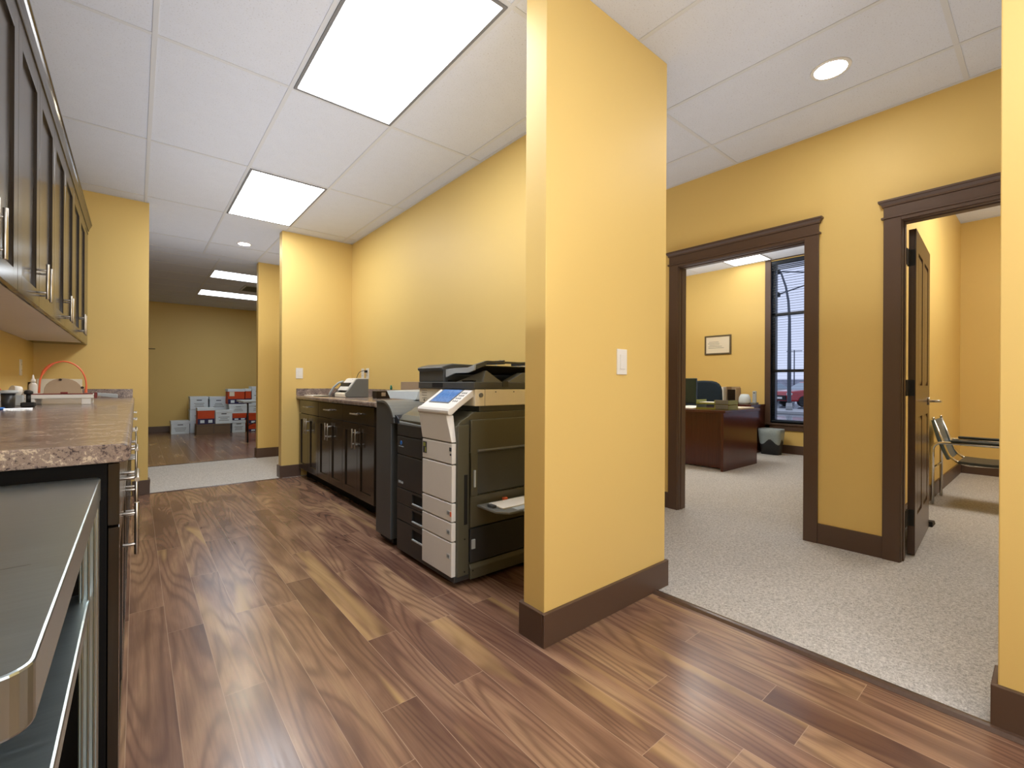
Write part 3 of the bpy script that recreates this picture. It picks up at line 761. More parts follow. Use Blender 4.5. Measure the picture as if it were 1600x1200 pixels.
for k, (z0, z1) in enumerate(dz):
    dm = front('paper_drawer', W0, W1, z0, z1, 'panel_white', x=1.251)
    zc = z1 - .052 if k < 2 else z1 - .075
    e = obj('level_gauge', MB().box(1.2497, 1.2512, 2.000, 2.030, zc - .010, zc + .012), 'light_grey', dm)
    obj('marking', MB().box(1.2490, 1.2498, 2.004, 2.026, zc, zc + .002).box(1.2490, 1.2498, 2.013, 2.015, zc - .008, zc + .010), 'ink', e)
    if k == 0: obj('label_dot', MB().box(1.2494, 1.2512, 1.986, 1.999, zc - .014, zc + .010), 'orange_plastic', dm)
# black front column
K0, K1 = 2.300, 2.638
K = 'charcoal_plastic'
front('front_cover', K0, K1, .735, .806, K, x=1.262)
lg = front('front_cover', K0, K1, .620, .730, K, x=1.262)
obj('logo_ball', MB().cyl((1.2625, 2.585, .690), (1.2605, 2.585, .690), .013, n=20), 'blue_plastic', lg)
text('logo_text', 'KONICA MINOLTA', .0075, 'light_grey', (1.2612, 2.583, .668), RX_NEGX, lg)
cv = front('front_cover', K0, K1, .415, .615, K, x=1.262)
text('series_text', 'bizhub', .024, 'light_grey', (1.2612, 2.585, .447), RX_NEGX, cv)
def drawer_front(z0, z1, hz0, hz1):
    yh = 2.440
    m = MB().box(1.262, 1.2755, yh, K1, z0, z1).box(1.262, 1.2755, K0, yh, z0, hz0).box(1.262, 1.2755, K0, yh, hz1, z1)
    d_ = obj('drawer_front', m, K, CP, .001)
    obj('grip_lip', MB().box(1.2605, 1.270, K0, yh, hz0 - .004, hz0 + .004), 'light_grey', d_, .001)
    obj('grip_well', MB().box(1.2725, 1.2748, K0 + .003, yh - .003, hz0 + .003, hz1 - .003), 'void_black', d_)
drawer_front(.318, .410, .340, .398); drawer_front(.215, .313, .236, .300); drawer_front(.052, .210, .130, .190)
obj('output_shelf', MB().hexa([(1.275, 2.30, .806), (1.70, 2.30, .806), (1.70, 2.64, .806), (1.275, 2.64, .806)], [(1.275, 2.31, .812), (1.70, 2.31, .840), (1.70, 2.64, .850), (1.275, 2.64, .822)]), 'light_grey', CP, .003)
# right side details
def side_frame():   # raised door with a recessed bay for the bypass tray
    m = MB(); a, b, c_, d_ = 1.355, 1.985, .300, .885
    bx0, bx1, bz0, bz1 = 1.400, 1.900, .462, .690
    ya, yb_ = 1.962, 1.983
    m.box(a, b, ya, yb_, bz1, d_ - .02).box(a, b, ya, yb_, c_, bz0).box(a, bx0, ya, yb_, bz0, bz1).box(bx1, b, ya, yb_, bz0, bz1)
    return m
sd = obj('side_door', side_frame(), SB, CP, .004)
m = MB().hexa([(1.405, 1.976, .468), (1.895, 1.976, .468), (1.895, 1.976, .685), (1.405, 1.976, .685)], [(1.40, 1.981, .462), (1.90, 1.981, .462), (1.90, 1.981, .690), (1.40, 1.981, .690)])
obj('tray_bay', m, 'graphite_plastic', sd, .002)
m = MB().prism([(1.962, .692), (1.972, .705), (1.952, .708), (1.950, .700)], 'x', 1.395, 1.75)
obj('bay_lip', m, 'grey_plastic', sd)
obj('latch', MB().box(1.372, 1.384, 1.956, 1.964, .51, .60), 'light_grey', sd, .002)
obj('lower_cover', MB().box(1.355, 1.985, 1.966, 1.983, .112, .292), K, CP, .004)
obj('lower_latch', MB().box(1.362, 1.385, 1.960, 1.968, .185, .235), 'light_grey', CP, .002)
obj('corner_column', MB().box(1.279, 1.349, 1.970, 1.983, .055, .84), SB, CP, .003)
m = MB().box(1.318, 1.338, 1.967, 1.9705, .32, .58)
obj('cable_slot', m, 'void_black', CP, .001)
m = MB().prism([(1.955, .030), (1.955, .085), (1.972, .105), (1.984, .105), (1.984, .030)], 'x', 1.352, 1.990)
obj('stabiliser', m, SB, CP, .003)
m = MB()
for z in (.075, .245): m.cyl((1.322, 1.971, z), (1.322, 1.9675, z), .004, n=10)
m.cyl((1.365, 1.956, .075), (1.365, 1.9535, .075), .004, n=10)
obj('screw', m, 'void_black', CP)
obj('base', MB().box(1.262, 1.99, 1.975, 2.638, .028, .056), K, CP, .003)
for x in (1.32, 1.93):
    for y in (2.04, 2.58): obj('caster', MB().cyl((x, y - .012, .0185), (x, y + .012, .0185), .018, n=16), 'rubber', CP)
# bypass tray folded out with paper
m = MB().hexa([(1.392, 1.972, .404), (1.80, 1.972, .404), (1.80, 1.735, .398), (1.44, 1.735, .398)], [(1.385, 1.972, .418), (1.80, 1.972, .418), (1.80, 1.728, .408), (1.432, 1.728, .408)])
m = MB().prism([(1.395, 1.972), (1.395, 1.80), (1.440, 1.742), (1.80, 1.742), (1.80, 1.972)], 'z', .402, .414)
bp = obj('bypass_tray', m, 'grey_plastic', CP, .003)
obj('tray_guide', MB().box(1.415, 1.440, 1.850, 1.900, .414, .428), 'graphite_plastic', bp, .003)
obj('tray_guide', MB().box(1.56, 1.585, 1.935, 1.958, .414, .430), 'orange_plastic', bp, .003)
obj('tray_guide', MB().box(1.74, 1.77, 1.86, 1.93, .414, .440), 'graphite_plastic', bp, .003)
obj('tray_grip', MB().box(1.53, 1.60, 1.738, 1.744, .404, .411), 'light_grey', bp, .001)
obj('tray_extension', MB().box(1.50, 1.79, 1.752, 1.83, .4142, .4155), 'light_grey', bp)
tag(obj('paper_stack', B(1.445, 1.735, 1.800, 1.925, .4158, .4225), 'paper', bev=.001), 'stack of blank white paper lying in the fold-out side tray of the copier', 'paper')

# ================================================================== FINISHER
FN = thing('paper_finisher', (1.55, 2.81, 0), 'charcoal paper finisher with a curved hood, standing between copier and cabinets', 'finisher')
prof = [(2.962, .050), (2.962, .928), (2.950, .940), (2.88, .940)]
for k in range(7):
    a = math.radians(90 - k * 13); prof.append((2.86 - .17 * math.cos(a), .795 + .145 * math.sin(a)))
prof += [(2.690, .800), (2.732, .800), (2.732, .050)]
obj('body', MB().prism(prof, 'x', 1.262, 1.80), 'graphite_plastic', FN, .004)
hood = [(2.955, .9405), (2.88, .9405)]
for k in range(7):
    a = math.radians(90 - k * 12); hood.append((2.86 - .18 * math.cos(a), .795 + .150 * math.sin(a)))
low = [(2.955, .9300), (2.88, .9300)]
for k in range(7):
    a = math.radians(90 - k * 12); low.append((2.86 - .165 * math.cos(a), .795 + .135 * math.sin(a)))
hp = MB()
n = len(hood)
for i in range(n - 1):
    (a0, b0), (a1, b1), (c1, d1), (c0, d0) = hood[i], hood[i + 1], low[i + 1], low[i]
    hp.hexa([(1.256, a0, b0), (1.256, a1, b1), (1.256, c1, d1), (1.256, c0, d0)], [(1.80, a0, b0), (1.80, a1, b1), (1.80, c1, d1), (1.80, c0, d0)])
obj('hood', hp, 'grey_plastic', FN)
obj('joining_gap', B(1.300, 1.80, 2.732, 2.752 - .10, .060, .800) if False else B(1.31, 1.80, 2.644, 2.730, .060, .800), 'navy_plastic', FN)
obj('horizontal_transport', MB().prism([(2.644, .80), (2.70, .80), (2.70, .856), (2.665, .85), (2.644, .832)], 'x', 1.270, 1.75), 'navy_plastic', FN, .004)
m = MB().hexa([(1.30, 2.962, .800), (1.70, 2.962, .800), (1.70, 3.05, .872), (1.30, 3.05, .872)], [(1.30, 2.962, .815), (1.70, 2.962, .815), (1.70, 3.035, .895), (1.30, 3.035, .895)])
obj('output_tray', m, 'light_grey', FN, .003)
m = MB().hexa([(1.47, 2.80, .943), (1.90, 2.80, .943), (1.90, 3.20, .943), (1.47, 3.20, .943)], [(1.50, 2.82, 1.000), (1.90, 2.82, 1.010), (1.90, 3.33, 1.010), (1.50, 3.33, 1.000)])
obj('top_tray', m, 'light_grey', FN, .003)
tag(obj('storage_box', B(1.945, 1.998, 3.62, 4.00, .9155, 1.072), 'tan_plastic', bev=.003), 'slim beige-grey box against the backsplash, seen just left of the copier feeder', 'box')
obj('base', MB().box(1.29, 1.78, 2.745, 2.945, .016, .050), 'void_black', FN, .002)
for x in (1.33, 1.72):
    for y in (2.765, 2.925): obj('caster', MB().cyl((x, y - .010, .015), (x, y + .010, .015), .015, n=16), 'rubber', FN)
t = thing('hand_roller', (1.95, 2.52, 1.168), 'small dark brown roller handle on a thin post atop the copier feeder', 'roller')
obj('post', MB().cyl((1.95, 2.52, 1.168), (1.95, 2.52, 1.20), .004), 'light_grey', t)
obj('grip', MB().cyl((1.95, 2.545, 1.204), (1.95, 2.47, 1.212), .009), 'bronze', t)

# ================================================================== ON THE BACK COUNTER
t = thing('desktop_scanner', (1.70, 4.50, .915), 'grey and white desktop scanner with a sloping front, on the counter in the corner', 'scanner')
Y0s, Y1s = 4.42, 4.70
obj('housing', MB().prism([(1.585, .918), (1.800, .918), (1.800, 1.098), (1.700, 1.100), (1.680, 1.094), (1.600, .985), (1.572, .960), (1.572, .930)], 'y', Y0s, Y0s + .030), 'grey_plastic', t, .003)
obj('housing', MB().prism([(1.585, .918), (1.800, .918), (1.800, 1.098), (1.700, 1.100), (1.680, 1.094), (1.600, .985), (1.572, .960), (1.572, .930)], 'y', Y1s - .030, Y1s), 'grey_plastic', t, .003)
obj('front_cover', MB().prism([(1.580, .985), (1.606, .982), (1.690, 1.094), (1.800, 1.098), (1.800, 1.106), (1.690, 1.106), (1.672, 1.100)], 'y', Y0s + .02, Y1s - .02), 'white_plastic', t, .003)
obj('paper_exit', MB().prism([(1.555, .918), (1.60, .918), (1.60, .962), (1.566, .962), (1.555, .950)], 'y', Y0s + .015, Y1s - .015), 'cream_plastic', t, .004)
obj('body_core', MB().box(1.61, 1.795, Y0s + .03, Y1s - .03, .918, 1.06), 'charcoal_plastic', t)
obj('button_panel', MB().hexa([(1.650, 4.47, 1.060), (1.672, 4.47, 1.090), (1.672, 4.51, 1.090), (1.650, 4.51, 1.060)], [(1.645, 4.47, 1.064), (1.667, 4.47, 1.094), (1.667, 4.51, 1.094), (1.645, 4.51, 1.064)]), 'grey_plastic', t)
m = MB().hexa([(1.56, Y1s + .002, .918), (1.76, Y1s + .002, .918), (1.76, Y1s + .12, .918), (1.56, Y1s + .12, .918)], [(1.63, Y1s + .002, 1.055), (1.76, Y1s + .002, 1.075), (1.76, Y1s + .05, 1.0), (1.63, Y1s + .05, .99)])
obj('side_module', m, 'navy_plastic', t, .006, 3)
m = MB().tube([(1.66, Y1s + .03, 1.075), (1.62, Y1s + .06, 1.06), (1.575, Y1s + .085, 1.01), (1.545, Y1s + .10, .95), (1.54, Y1s + .11, .925)], .010)
obj('handset', m, 'light_grey', t)
# black cord from the scanner to the wall outlet
m = MB().tube(fillet([(2.012, 4.985, 1.19), (1.985, 5.0, 1.20), (1.965, 5.10, 1.185), (1.97, 5.19, 1.12), (1.975, 5.23, .99), (1.99, 5.15, .925)], .05), .0035, 8)
m.box(1.985, 2.013, 4.972, 4.998, 1.175, 1.203)
obj('power_cord', m, 'rubber', t)
tag(obj('paper_sheet', B(1.45, 1.62, 5.10, 5.38, .9155, .922), 'paper'), 'white papers lying flat on the counter corner below the switch', 'paper')
tag(obj('clipboard', B(1.46, 1.66, 4.86, 5.07, .9155, .9215), 'charcoal_plastic', bev=.002), 'thin dark clipboard lying on the counter left of the desktop scanner', 'clipboard')
t = thing('small_box', (1.74, 3.98, .915), 'small dark box with a square beige note on the counter behind the finisher', 'box')
obj('body', B(1.69, 1.82, 3.96, 4.06, .9155, .985), 'bronze', t, .003)
obj('note', B(1.735, 1.775, 3.9585, 3.9605, .938, .972), 'tan_plastic', t)
t = thing('teal_figurine', (1.985, 4.20, .992), 'tiny teal bottle standing on the backsplash ledge', 'bottle')
obj('body', MB().lathe((2.009, 4.35, .992), [(.006, 0), (.011, .006), (.012, .02), (.008, .028)], 14), 'teal_plastic', t)
obj('cap', MB().lathe((2.009, 4.35, 1.020), [(.006, 0), (.009, .008), (.004, .018)], 14), 'teal_plastic', t)

# ================================================================== ON THE LEFT COUNTER
ZC = .9155
t = thing('paper_trimmer', (-.34, 3.86, ZC), 'white guillotine paper trimmer with a red cutting guide, on the left counter', 'trimmer')
obj('base_board', B(-.500, -.200, 3.85, 4.12, .953, .978), 'white_plastic', t, .005)
for x in (-.478, -.236): obj('foot', B(x - .022, x + .022, 3.855, 3.90, ZC, .953), 'white_plastic', t, .003)
for x in (-.478, -.236): obj('foot', B(x - .022, x + .022, 4.07, 4.115, ZC, .953), 'white_plastic', t, .003)
obj('cutting_rail', B(-.490, -.205, 3.852, 3.866, .978, .984), 'dark_red', t, .001)
obj('blade_carriage', MB().box(-.350, -.318, 3.848, 3.875, .984, .993), 'dark_red', t, .002)
obj('blade_pivot', B(-.200, -.186, 3.850, 3.875, .952, .990), 'dark_red', t, .003)
obj('handle', MB().hexa([(-.186, 3.853, .968), (-.186, 3.873, .968), (-.186, 3.873, .988), (-.186, 3.853, .988)], [(-.088, 3.835, .952), (-.088, 3.855, .952), (-.088, 3.855, .978), (-.088, 3.835, .978)]), 'light_grey', t, .004)
# tape gun style wheel with an orange hoop, standing behind on the board
t = thing('tape_dispenser', (-.345, 4.0, .978), 'tan half-round dispenser under an orange hoop, standing on the paper trimmer', 'dispenser')
prof = [(-.448, .9785)]
for k in range(13):
    a = math.pi - math.pi * k / 12
    prof.append((-.352 + .088 * math.cos(a) * (1.0 if k > 6 else .95), .985 + .092 * math.sin(a) ** .8))
prof.append((-.262, .9785))
obj('side_plate', MB().prism(prof, 'y', 3.985, 4.015), 'tan_plastic', t, .002)
hoop = [(-.457 , 4.0, .985)]
for k in range(17):
    a = math.radians(180 - 180 * k / 16); hoop.append((-.350 + .105 * math.cos(a), 4.0, 1.035 + .148 * math.sin(a) - .0))
hoop.append((-.247, 4.0, .985))
obj('hoop', MB().tube(hoop, [.006] + [.0085 if 2 < k < 6 else .0045 for k in range(17)] + [.008], 10), 'orange_plastic', t)
obj('knob', MB().cyl((-.362, 3.984, 1.068), (-.362, 3.972, 1.068), .007), 'bronze', t)
obj('knob', MB().cyl((-.262, 3.995, 1.018), (-.262, 3.975, 1.018), .008), 'bronze', t)
obj('rivet', MB().cyl((-.395, 3.984, 1.035), (-.395, 3.980, 1.035), .006), 'tan_plastic', t)
t = thing('glue_bottle', (-.503, 4.17, ZC), 'white squeeze glue bottle standing left of the orange hoop', 'bottle')
obj('body', MB().lathe((-.503, 4.17, ZC), [(.017, 0), (.020, .004), (.020, .110), (.018, .122), (.008, .135)], 20), 'white_plastic', t)
obj('cap', MB().lathe((-.503, 4.17, ZC + .135), [(.012, 0), (.012, .018), (.006, .022), (.004, .045), (.001, .048)], 16), 'white_plastic', t)
t = thing('pencil_cup', (-.500, 3.42, ZC), 'dark pen cup under a light grey lid, left of the paper trimmer', 'cup')
obj('cup', MB().lathe((-.500, 3.42, ZC), [(.018, 0), (.024, .004), (.027, .080), (.022, .080), (.018, .01)], 20), 'charcoal_plastic', t)
obj('lid', MB().lathe((-.500, 3.42, ZC + .080), [(.036, 0), (.038, .006), (.034, .014), (.010, .016)], 20), 'light_grey', t)
t = thing('rubber_stamp', (-.452, 3.60, ZC), 'small black stamp with a round head between the cup and the trimmer', 'stamp')
obj('base', B(-.480, -.425, 3.58, 3.63, ZC, .942), 'rubber', t, .006)
obj('stem', MB().cyl((-.452, 3.605, .942), (-.452, 3.605, .985), .010), 'rubber', t)
obj('head', MB().lathe((-.452, 3.605, .985), [(.014, 0), (.019, .006), (.017, .018), (.006, .022)], 18), 'rubber', t)
t = thing('tape_roll', (-.530, 3.78, ZC), 'white tape roll leaning behind the grey cup lid', 'tape')
obj('roll', MB().cyl((-.540, 3.78, 1.006), (-.512, 3.80, 1.000), .028, n=24), 'paper', t)
obj('stand', B(-.560, -.495, 3.765, 3.815, ZC, .978), 'light_grey', t, .004)
t = thing('red_lid_jar', (-.575, 3.52, ZC), 'clear-grey jar with a red lid at the left edge of the counter view', 'jar')
obj('jar_body', MB().lathe((-.575, 3.52, ZC), [(.030, 0), (.033, .004), (.033, .090)], 20), 'light_grey', t)
obj('jar_lid', MB().lathe((-.575, 3.52, ZC + .090), [(.035, 0), (.035, .012), (.001, .014)], 20), 'red_plastic', t)
t = thing('scissors', (-.50, 3.38, ZC), 'scissors with bright blue handles lying flat on the left counter', 'scissors')
m = MB()
for sy in (-1, 1):
    m.tube([(-.535 + .030 * math.cos(a), 3.335 + sy * .018 + .014 * math.sin(a), ZC + .006) for a in [math.radians(360 * k / 16) for k in range(17)]], .0055, 8)
obj('handles', m, 'blue_plastic', t)
obj('blades', MB().hexa([(-.505, 3.33, ZC + .002), (-.405, 3.352, ZC + .002), (-.407, 3.357, ZC + .002), (-.507, 3.347, ZC + .002)], [(-.505, 3.33, ZC + .005), (-.405, 3.352, ZC + .005), (-.407, 3.357, ZC + .005), (-.507, 3.347, ZC + .005)]), 'chrome', t)
tag(obj('paper_holder', MB().box(-.620, -.350, 5.300, 5.306, ZC, 1.078).box(-.620, -.350, 5.306, 5.335, ZC, .9185), 'cream_plastic', bev=.001), 'cream upright paper holder near the yellow end wall, behind the orange hoop', 'holder')
tag(obj('wall_box', B(-.658, -.638, 5.22, 5.36, ZC + .08, 1.052), 'bronze', bev=.003), 'dark little box on the left wall just behind the glue bottle', 'box')

# ================================================================== STORAGE ROOM
def file_box(name, x0, x1, y0, y1, z0, z1, style, label, group=None):
    t = thing(name, ((x0 + x1) / 2, (y0 + y1) / 2, z0), label, 'box', group)
    hgt = z1 - z0; lid = .055 if style != 'brown' else .0
    if style == 'brown':
        b = obj('carton', B(x0, x1, y0, y1, z0, z1 - .002), 'brown_card', t, .003)
        obj('tape_strip', MB().box((x0 + x1) / 2 - .003, (x0 + x1) / 2 + .003, y0 - .0012, y0 + .001, z0 + .02, z1 - .02).box(x0, x1, y0 - .0012, y0 + .001, z1 - .035, z1 - .028), 'ink', b)
        return t
    base = {'white': 'box_white', 'orange': 'orange_card'}[style]
    b = obj('carton', B(x0 + .006, x1 - .006, y0 + .006, y1 - .006, z0, z1 - .01), base, t, .002)
    obj('lid', MB().box(x0, x1, y0, y1, z1 - lid, z1 - .001), 'box_white' if style == 'white' else 'box_white' if hgt > .3 else base, t, .003)
    xm = (x0 + x1) / 2; W = x1 - x0
    if style == 'orange':
        obj('navy_band', B(x0 + .005, x1 - .005, y0 + .003, y0 + .007, z0 + .002, z0 + .34 * hgt), 'navy_card', b)
        for s in (-.22, .24): obj('badge', B(xm + s * W - .035, xm + s * W + .035, y0 + .001, y0 + .004, z0 + .08 * hgt, z0 + .26 * hgt), 'box_white', b)
    else:
        obj('hand_hole', B(xm - .045, xm + .045, y0 + .003, y0 + .0065, z0 + .68 * hgt, z0 + .74 * hgt), 'ink', b)
        m = MB(); rr = random.Random(int(x0 * 1000 + z0 * 77))
        for k, zz in enumerate((.45, .34, .22)):
            w_ = W * rr.uniform(.18, .32); m.box(xm - w_, xm + w_, y0 + .0045, y0 + .0062, z0 + zz * hgt, z0 + (zz + .035) * hgt)
        obj('print', m, 'grey_plastic', b)
    return t
GF = 'file boxes stacked against the storage room wall'
FB = [('white', .548, .862, 11.42, 11.80, 0, .262, 'white file box standing alone at the left end of the stack, on the floor'),
      ('white', .868, 1.200, 11.52, 11.90, 0, .248, 'white file box on the floor, mostly hidden at the left of the brown carton'),
      ('white', .868, 1.200, 11.52, 11.90, .250, .486, 'white file box in the middle of the left pile, under the top box'),
      ('white', .868, 1.190, 11.50, 11.88, .488, .758, 'white file box topping the left pile, with dark print'),
      ('white', 1.206, 1.540, 11.52, 11.90, 0, .235, 'white file box behind the brown carton, on the floor'),
      ('white', 1.206, 1.540, 11.52, 11.90, .237, .468, 'white file box directly behind the orange one'),
      ('white', 1.206, 1.540, 11.50, 11.88, .470, .752, 'white file box topping the middle pile, right of the printed one'),
      ('brown', .935, 1.515, 10.95, 11.30, 0, .210, 'long brown cardboard carton on the floor in front'),
      ('orange', .950, 1.245, 10.96, 11.30, .211, .540, 'orange and navy file box with a white lid sitting on the brown carton'),
      ('white', 1.250, 1.555, 10.96, 11.095, .211, .492, 'white file box on the right half of the brown carton'),
      ('white', 1.560, 1.812, 11.08, 11.44, 0, .255, 'white file box on the floor right of the brown carton'),
      ('orange', 1.572, 1.830, 11.10, 11.46, .256, .404, 'low orange and navy box in the right pile, third from the top'),
      ('white', 1.508, 1.852, 11.10, 11.46, .405, .600, 'wide white file box in the right pile just under the top orange box'),
      ('orange', 1.486, 1.800, 11.10, 11.46, .601, .918, 'orange and navy box topping the right pile, with a cream label'),
      ('orange', 1.870, 2.180, 11.10, 11.46, 0, .170, 'orange and navy box on the floor behind the table leg'),
      ('orange', 1.870, 2.180, 11.10, 11.46, .171, .400, 'second orange and navy box up, behind the table leg'),
      ('white', 1.870, 2.180, 11.10, 11.46, .401, .605, 'white file box behind the folding table, below the red-topped one'),
      ('orange', 1.806, 1.925, 11.12, 11.46, .606, .925, 'narrow orange and navy box beside the wall edge, on top'),
      ('white', 1.930, 2.180, 11.12, 11.46, .606, .975, 'tall white box highest in the stack, cut off by the wall edge')]
for s_, x0, x1, y0, y1, z0, z1, lab in FB:
    b = file_box('file_box', x0, x1, y0, y1, z0, z1, s_, lab, GF)
    if 'cream label' in lab: obj('cream_label', B(x0 + .03, x0 + .12, y0 - .001, y0 + .004, z1 - .15, z1 - .06), 'cream_plastic', b)
t = thing('folding_table', (2.2, 9.35, 0), 'grey-topped folding table with thin black legs in front of the boxes', 'table')
obj('tabletop', B(1.440, 3.0, 9.05, 9.75, .700, .735), 'light_grey', t, .008, 3)
for x, y in ((1.52, 9.10), (2.92, 9.10), (1.95, 9.70), (2.92, 9.70)): obj('leg', MB().cyl((x, y, 0), (x, y, .70), .013), 'rubber', t)
obj('brace', MB().cyl((1.52, 9.10, .30), (1.75, 9.10, .40), .008).cyl((1.75, 9.10, .40), (1.95, 9.30, .70), .008), 'rubber', t)
tag(obj('wall_hook', MB().cyl((.12, 12.05, 1.752), (.31, 12.05, 1.752), .006).cyl((.14, 12.05, 1.752), (.14, 12.07, 1.752), .006), 'bronze'), 'thin dark metal rod on the back wall of the storage room', 'hook')

# ================================================================== DESK OFFICE
t = thing('office_desk', (5.95, 3.4, 0), 'dark mahogany office desk with a glossy end panel facing the doorway', 'desk')
obj('end_panel', B(5.474, 6.440, 2.574, 2.606, 0, .715), 'mahogany', t, .002)
obj('end_panel', B(5.60, 6.440, 4.30, 4.33, 0, .715), 'mahogany', t, .002)
obj('modesty_panel', B(5.590, 5.612, 2.606, 4.30, .02, .715), 'mahogany', t, .001)
pts = [(6.49, 2.555), (5.50, 2.565)]
for k in range(1, 10): pts.append((5.50 - .14 * math.sin(math.pi * k / 10), 2.565 + 1.80 * k / 10))
pts += [(5.50, 4.365), (6.49, 4.36)]
obj('desktop', MB().prism([(a, b) for a, b in pts], 'z', .715, .745), 'mahogany', t, .004)
t = thing('credenza', (7.48, 3.9, 0), 'dark mahogany credenza against the yellow wall behind the desk', 'cabinet')
obj('top', B(7.20, 7.74, 2.965, 4.90, .725, .755), 'mahogany', t, .003)
obj('body', B(7.24, 7.735, 2.975, 4.88, 0, .725), 'mahogany', t, .002)
for k in range(3): obj('door', B(7.222, 7.24, 3.0 + k * .62, 3.60 + k * .62, .06, .70), 'mahogany', t, .002)
t = thing('office_chair', (6.45, 3.36, 0), 'dark navy high-backed swivel chair behind the desk', 'chair')
CHY = 3.50
def pad(cx, yw, zb, zt, th):
    """rounded upright cushion, wide along y"""
    m = MB(); lo = []; hi = []; n = 24
    for k in range(n):
        a = 2 * math.pi * k / n; c, s = math.cos(a), math.sin(a)
        y = yw * math.copysign(abs(c) ** .55, c); z = (zb + zt) / 2 + (zt - zb) / 2 * math.copysign(abs(s) ** .55, s)
        lo.append((cx, CHY + y, z)); hi.append((cx + th, CHY + y, z))
    return m.hexa(lo, hi)
obj('backrest', pad(6.72, .295, .56, 1.125, .09), 'fabric_navy', t, .03, 4)
obj('seat', B(6.30, 6.74, CHY - .26, CHY + .26, .42, .50), 'fabric_navy', t, .03, 4)
obj('gas_lift', MB().cyl((6.5, CHY, .10), (6.5, CHY, .42), .03), 'rubber', t)
for k in range(5):
    a = math.radians(72 * k + 10)
    l = obj('base_arm', MB().cyl((6.5, CHY, .10), (6.5 + .28 * math.cos(a), CHY + .28 * math.sin(a), .07), .022, .015), 'rubber', t)
    obj('caster', MB().cyl((6.5 + .28 * math.cos(a), CHY - .01 + .28 * math.sin(a), .033), (6.5 + .28 * math.cos(a), CHY + .01 + .28 * math.sin(a), .033), .030), 'rubber', l)
obj('back_support', MB().tube(fillet([(6.55, CHY, .41), (6.83, CHY, .41), (6.83, CHY, .75)], .08), .018), 'rubber', t)
t = thing('computer_monitor', (6.02, 3.46, .745), 'dark back of a flat computer monitor at the left side of the desk', 'monitor')
obj('screen', B(6.00, 6.04, 3.205, 3.72, .80, 1.150), 'screen_dark', t, .008, 3)
obj('stand', MB().box(6.03, 6.06, 3.43, 3.49, .76, .95), 'rubber', t, .003)
obj('foot', B(5.93, 6.14, 3.35, 3.57, .745, .760), 'rubber', t, .004)
t = thing('letter_tray', (5.80, 2.83, .745), 'two-tier grey and olive letter tray standing at the desk corner', 'tray')
for k in range(2):
    z = .747 + k * .063; m = MB()
    m.box(5.66, 5.92, 2.600, 3.02, z, z + .006).box(5.66, 5.667, 2.60, 2.78, z, z + .055).box(5.66, 5.667, 2.78, 3.02, z, z + .018).box(5.66, 5.92, 2.60, 2.607, z, z + .055).box(5.66, 5.92, 3.013, 3.02, z, z + .055)
    tt = obj('tray', m, 'olive_plastic' , t, .002)
    obj('front_lip', B(5.653, 5.661, 2.602, 2.765, z + .004, z + .058), 'grey_plastic', tt, .003)
obj('paper', B(5.69, 5.90, 2.63, 2.99, .817, .835), 'paper', t)
tag(obj('paper_sheets', MB().hexa([(5.62, 3.05, .7455), (5.90, 3.02, .7455), (5.93, 3.28, .7455), (5.64, 3.30, .7455)], [(5.62, 3.05, .752), (5.90, 3.02, .775), (5.93, 3.28, .772), (5.64, 3.30, .752)]), 'paper'), 'loose white papers on the desk left of the letter tray', 'paper')
tag(obj('writing_pad', B(5.86 + .1, 6.36, 2.58, 2.86, .7455, .765), 'cream_plastic', bev=.003), 'cream desk pad on the right end of the desk', 'pad')
for i, (y, mt, h_, lab) in enumerate(((3.62, 'cream_plastic', .27, 'cream binder on the credenza, nearest the chair back'), (3.555, 'brown_card', .27, 'tan binder on the credenza between the cream and the white one'), (3.49, 'paper', .27, 'white binder on the credenza left of the dark picture frame'))):
    b = obj('binder', B(7.35, 7.60, y - .028, y + .028, .756, .756 + h_), mt, bev=.004); tag(b, lab, 'binder', 'binders on the credenza')
t = thing('magazine_file', (7.5, 3.38, .756), 'tan magazine file holding a dark picture on the credenza', 'file')
obj('holder', MB().box(7.42, 7.60, 3.29, 3.30, .756, 1.01).box(7.42, 7.60, 3.44, 3.45, .756, 1.03).box(7.59, 7.60, 3.30, 3.44, .756, 1.03).box(7.42, 7.60, 3.30, 3.44, .756, .764), 'tan_plastic', t)
obj('cards', B(7.44, 7.47, 3.31, 3.43, .765, .985), 'bronze', t)
tag(obj('plastic_bag', MB().lathe((7.48, 3.18, .756), [(.08, 0), (.09, .03), (.085, .10), (.06, .155), (.02, .16)], 9), 'box_white'), 'crumpled whitish bag on the credenza beside the magazine file', 'bag')
t = thing('desk_phone', (7.50, 3.03, .756), 'slim pale handset standing upright at the right end of the credenza', 'phone')
obj('handset', B(7.47, 7.50, 3.005, 3.060, .775, .965), 'light_grey', t, .008, 3)
obj('charging_base', B(7.44, 7.54, 2.99, 3.075, .756, .785), 'grey_plastic', t, .005)
obj('earpiece', B(7.4675, 7.4705, 3.022, 3.042, .928, .945), 'ink', t)
t = thing('wall_certificate', (7.75, 3.745, 1.75), 'small framed certificate with a dark thin frame on the yellow office wall', 'picture')
m = MB().box(7.728, 7.750, 3.515, 3.540, 1.585, 1.915).box(7.728, 7.750, 3.950, 3.975, 1.585, 1.915).box(7.728, 7.750, 3.54, 3.95, 1.585, 1.610).box(7.728, 7.750, 3.54, 3.95, 1.890, 1.915)
obj('frame', m, 'frame_wood', t, .002)
sh = obj('sheet', B(7.738, 7.748, 3.540, 3.950, 1.610, 1.890), 'cream_plastic', t)
m = MB()
for k, (y, w_) in enumerate(((3.80, .10), (3.80, .12), (3.79, .10), (3.77, .14), (3.75, .16))): m.box(7.7370, 7.7385, y - w_ * .7, y + w_, 1.80 - k * .026, 1.806 - k * .026)
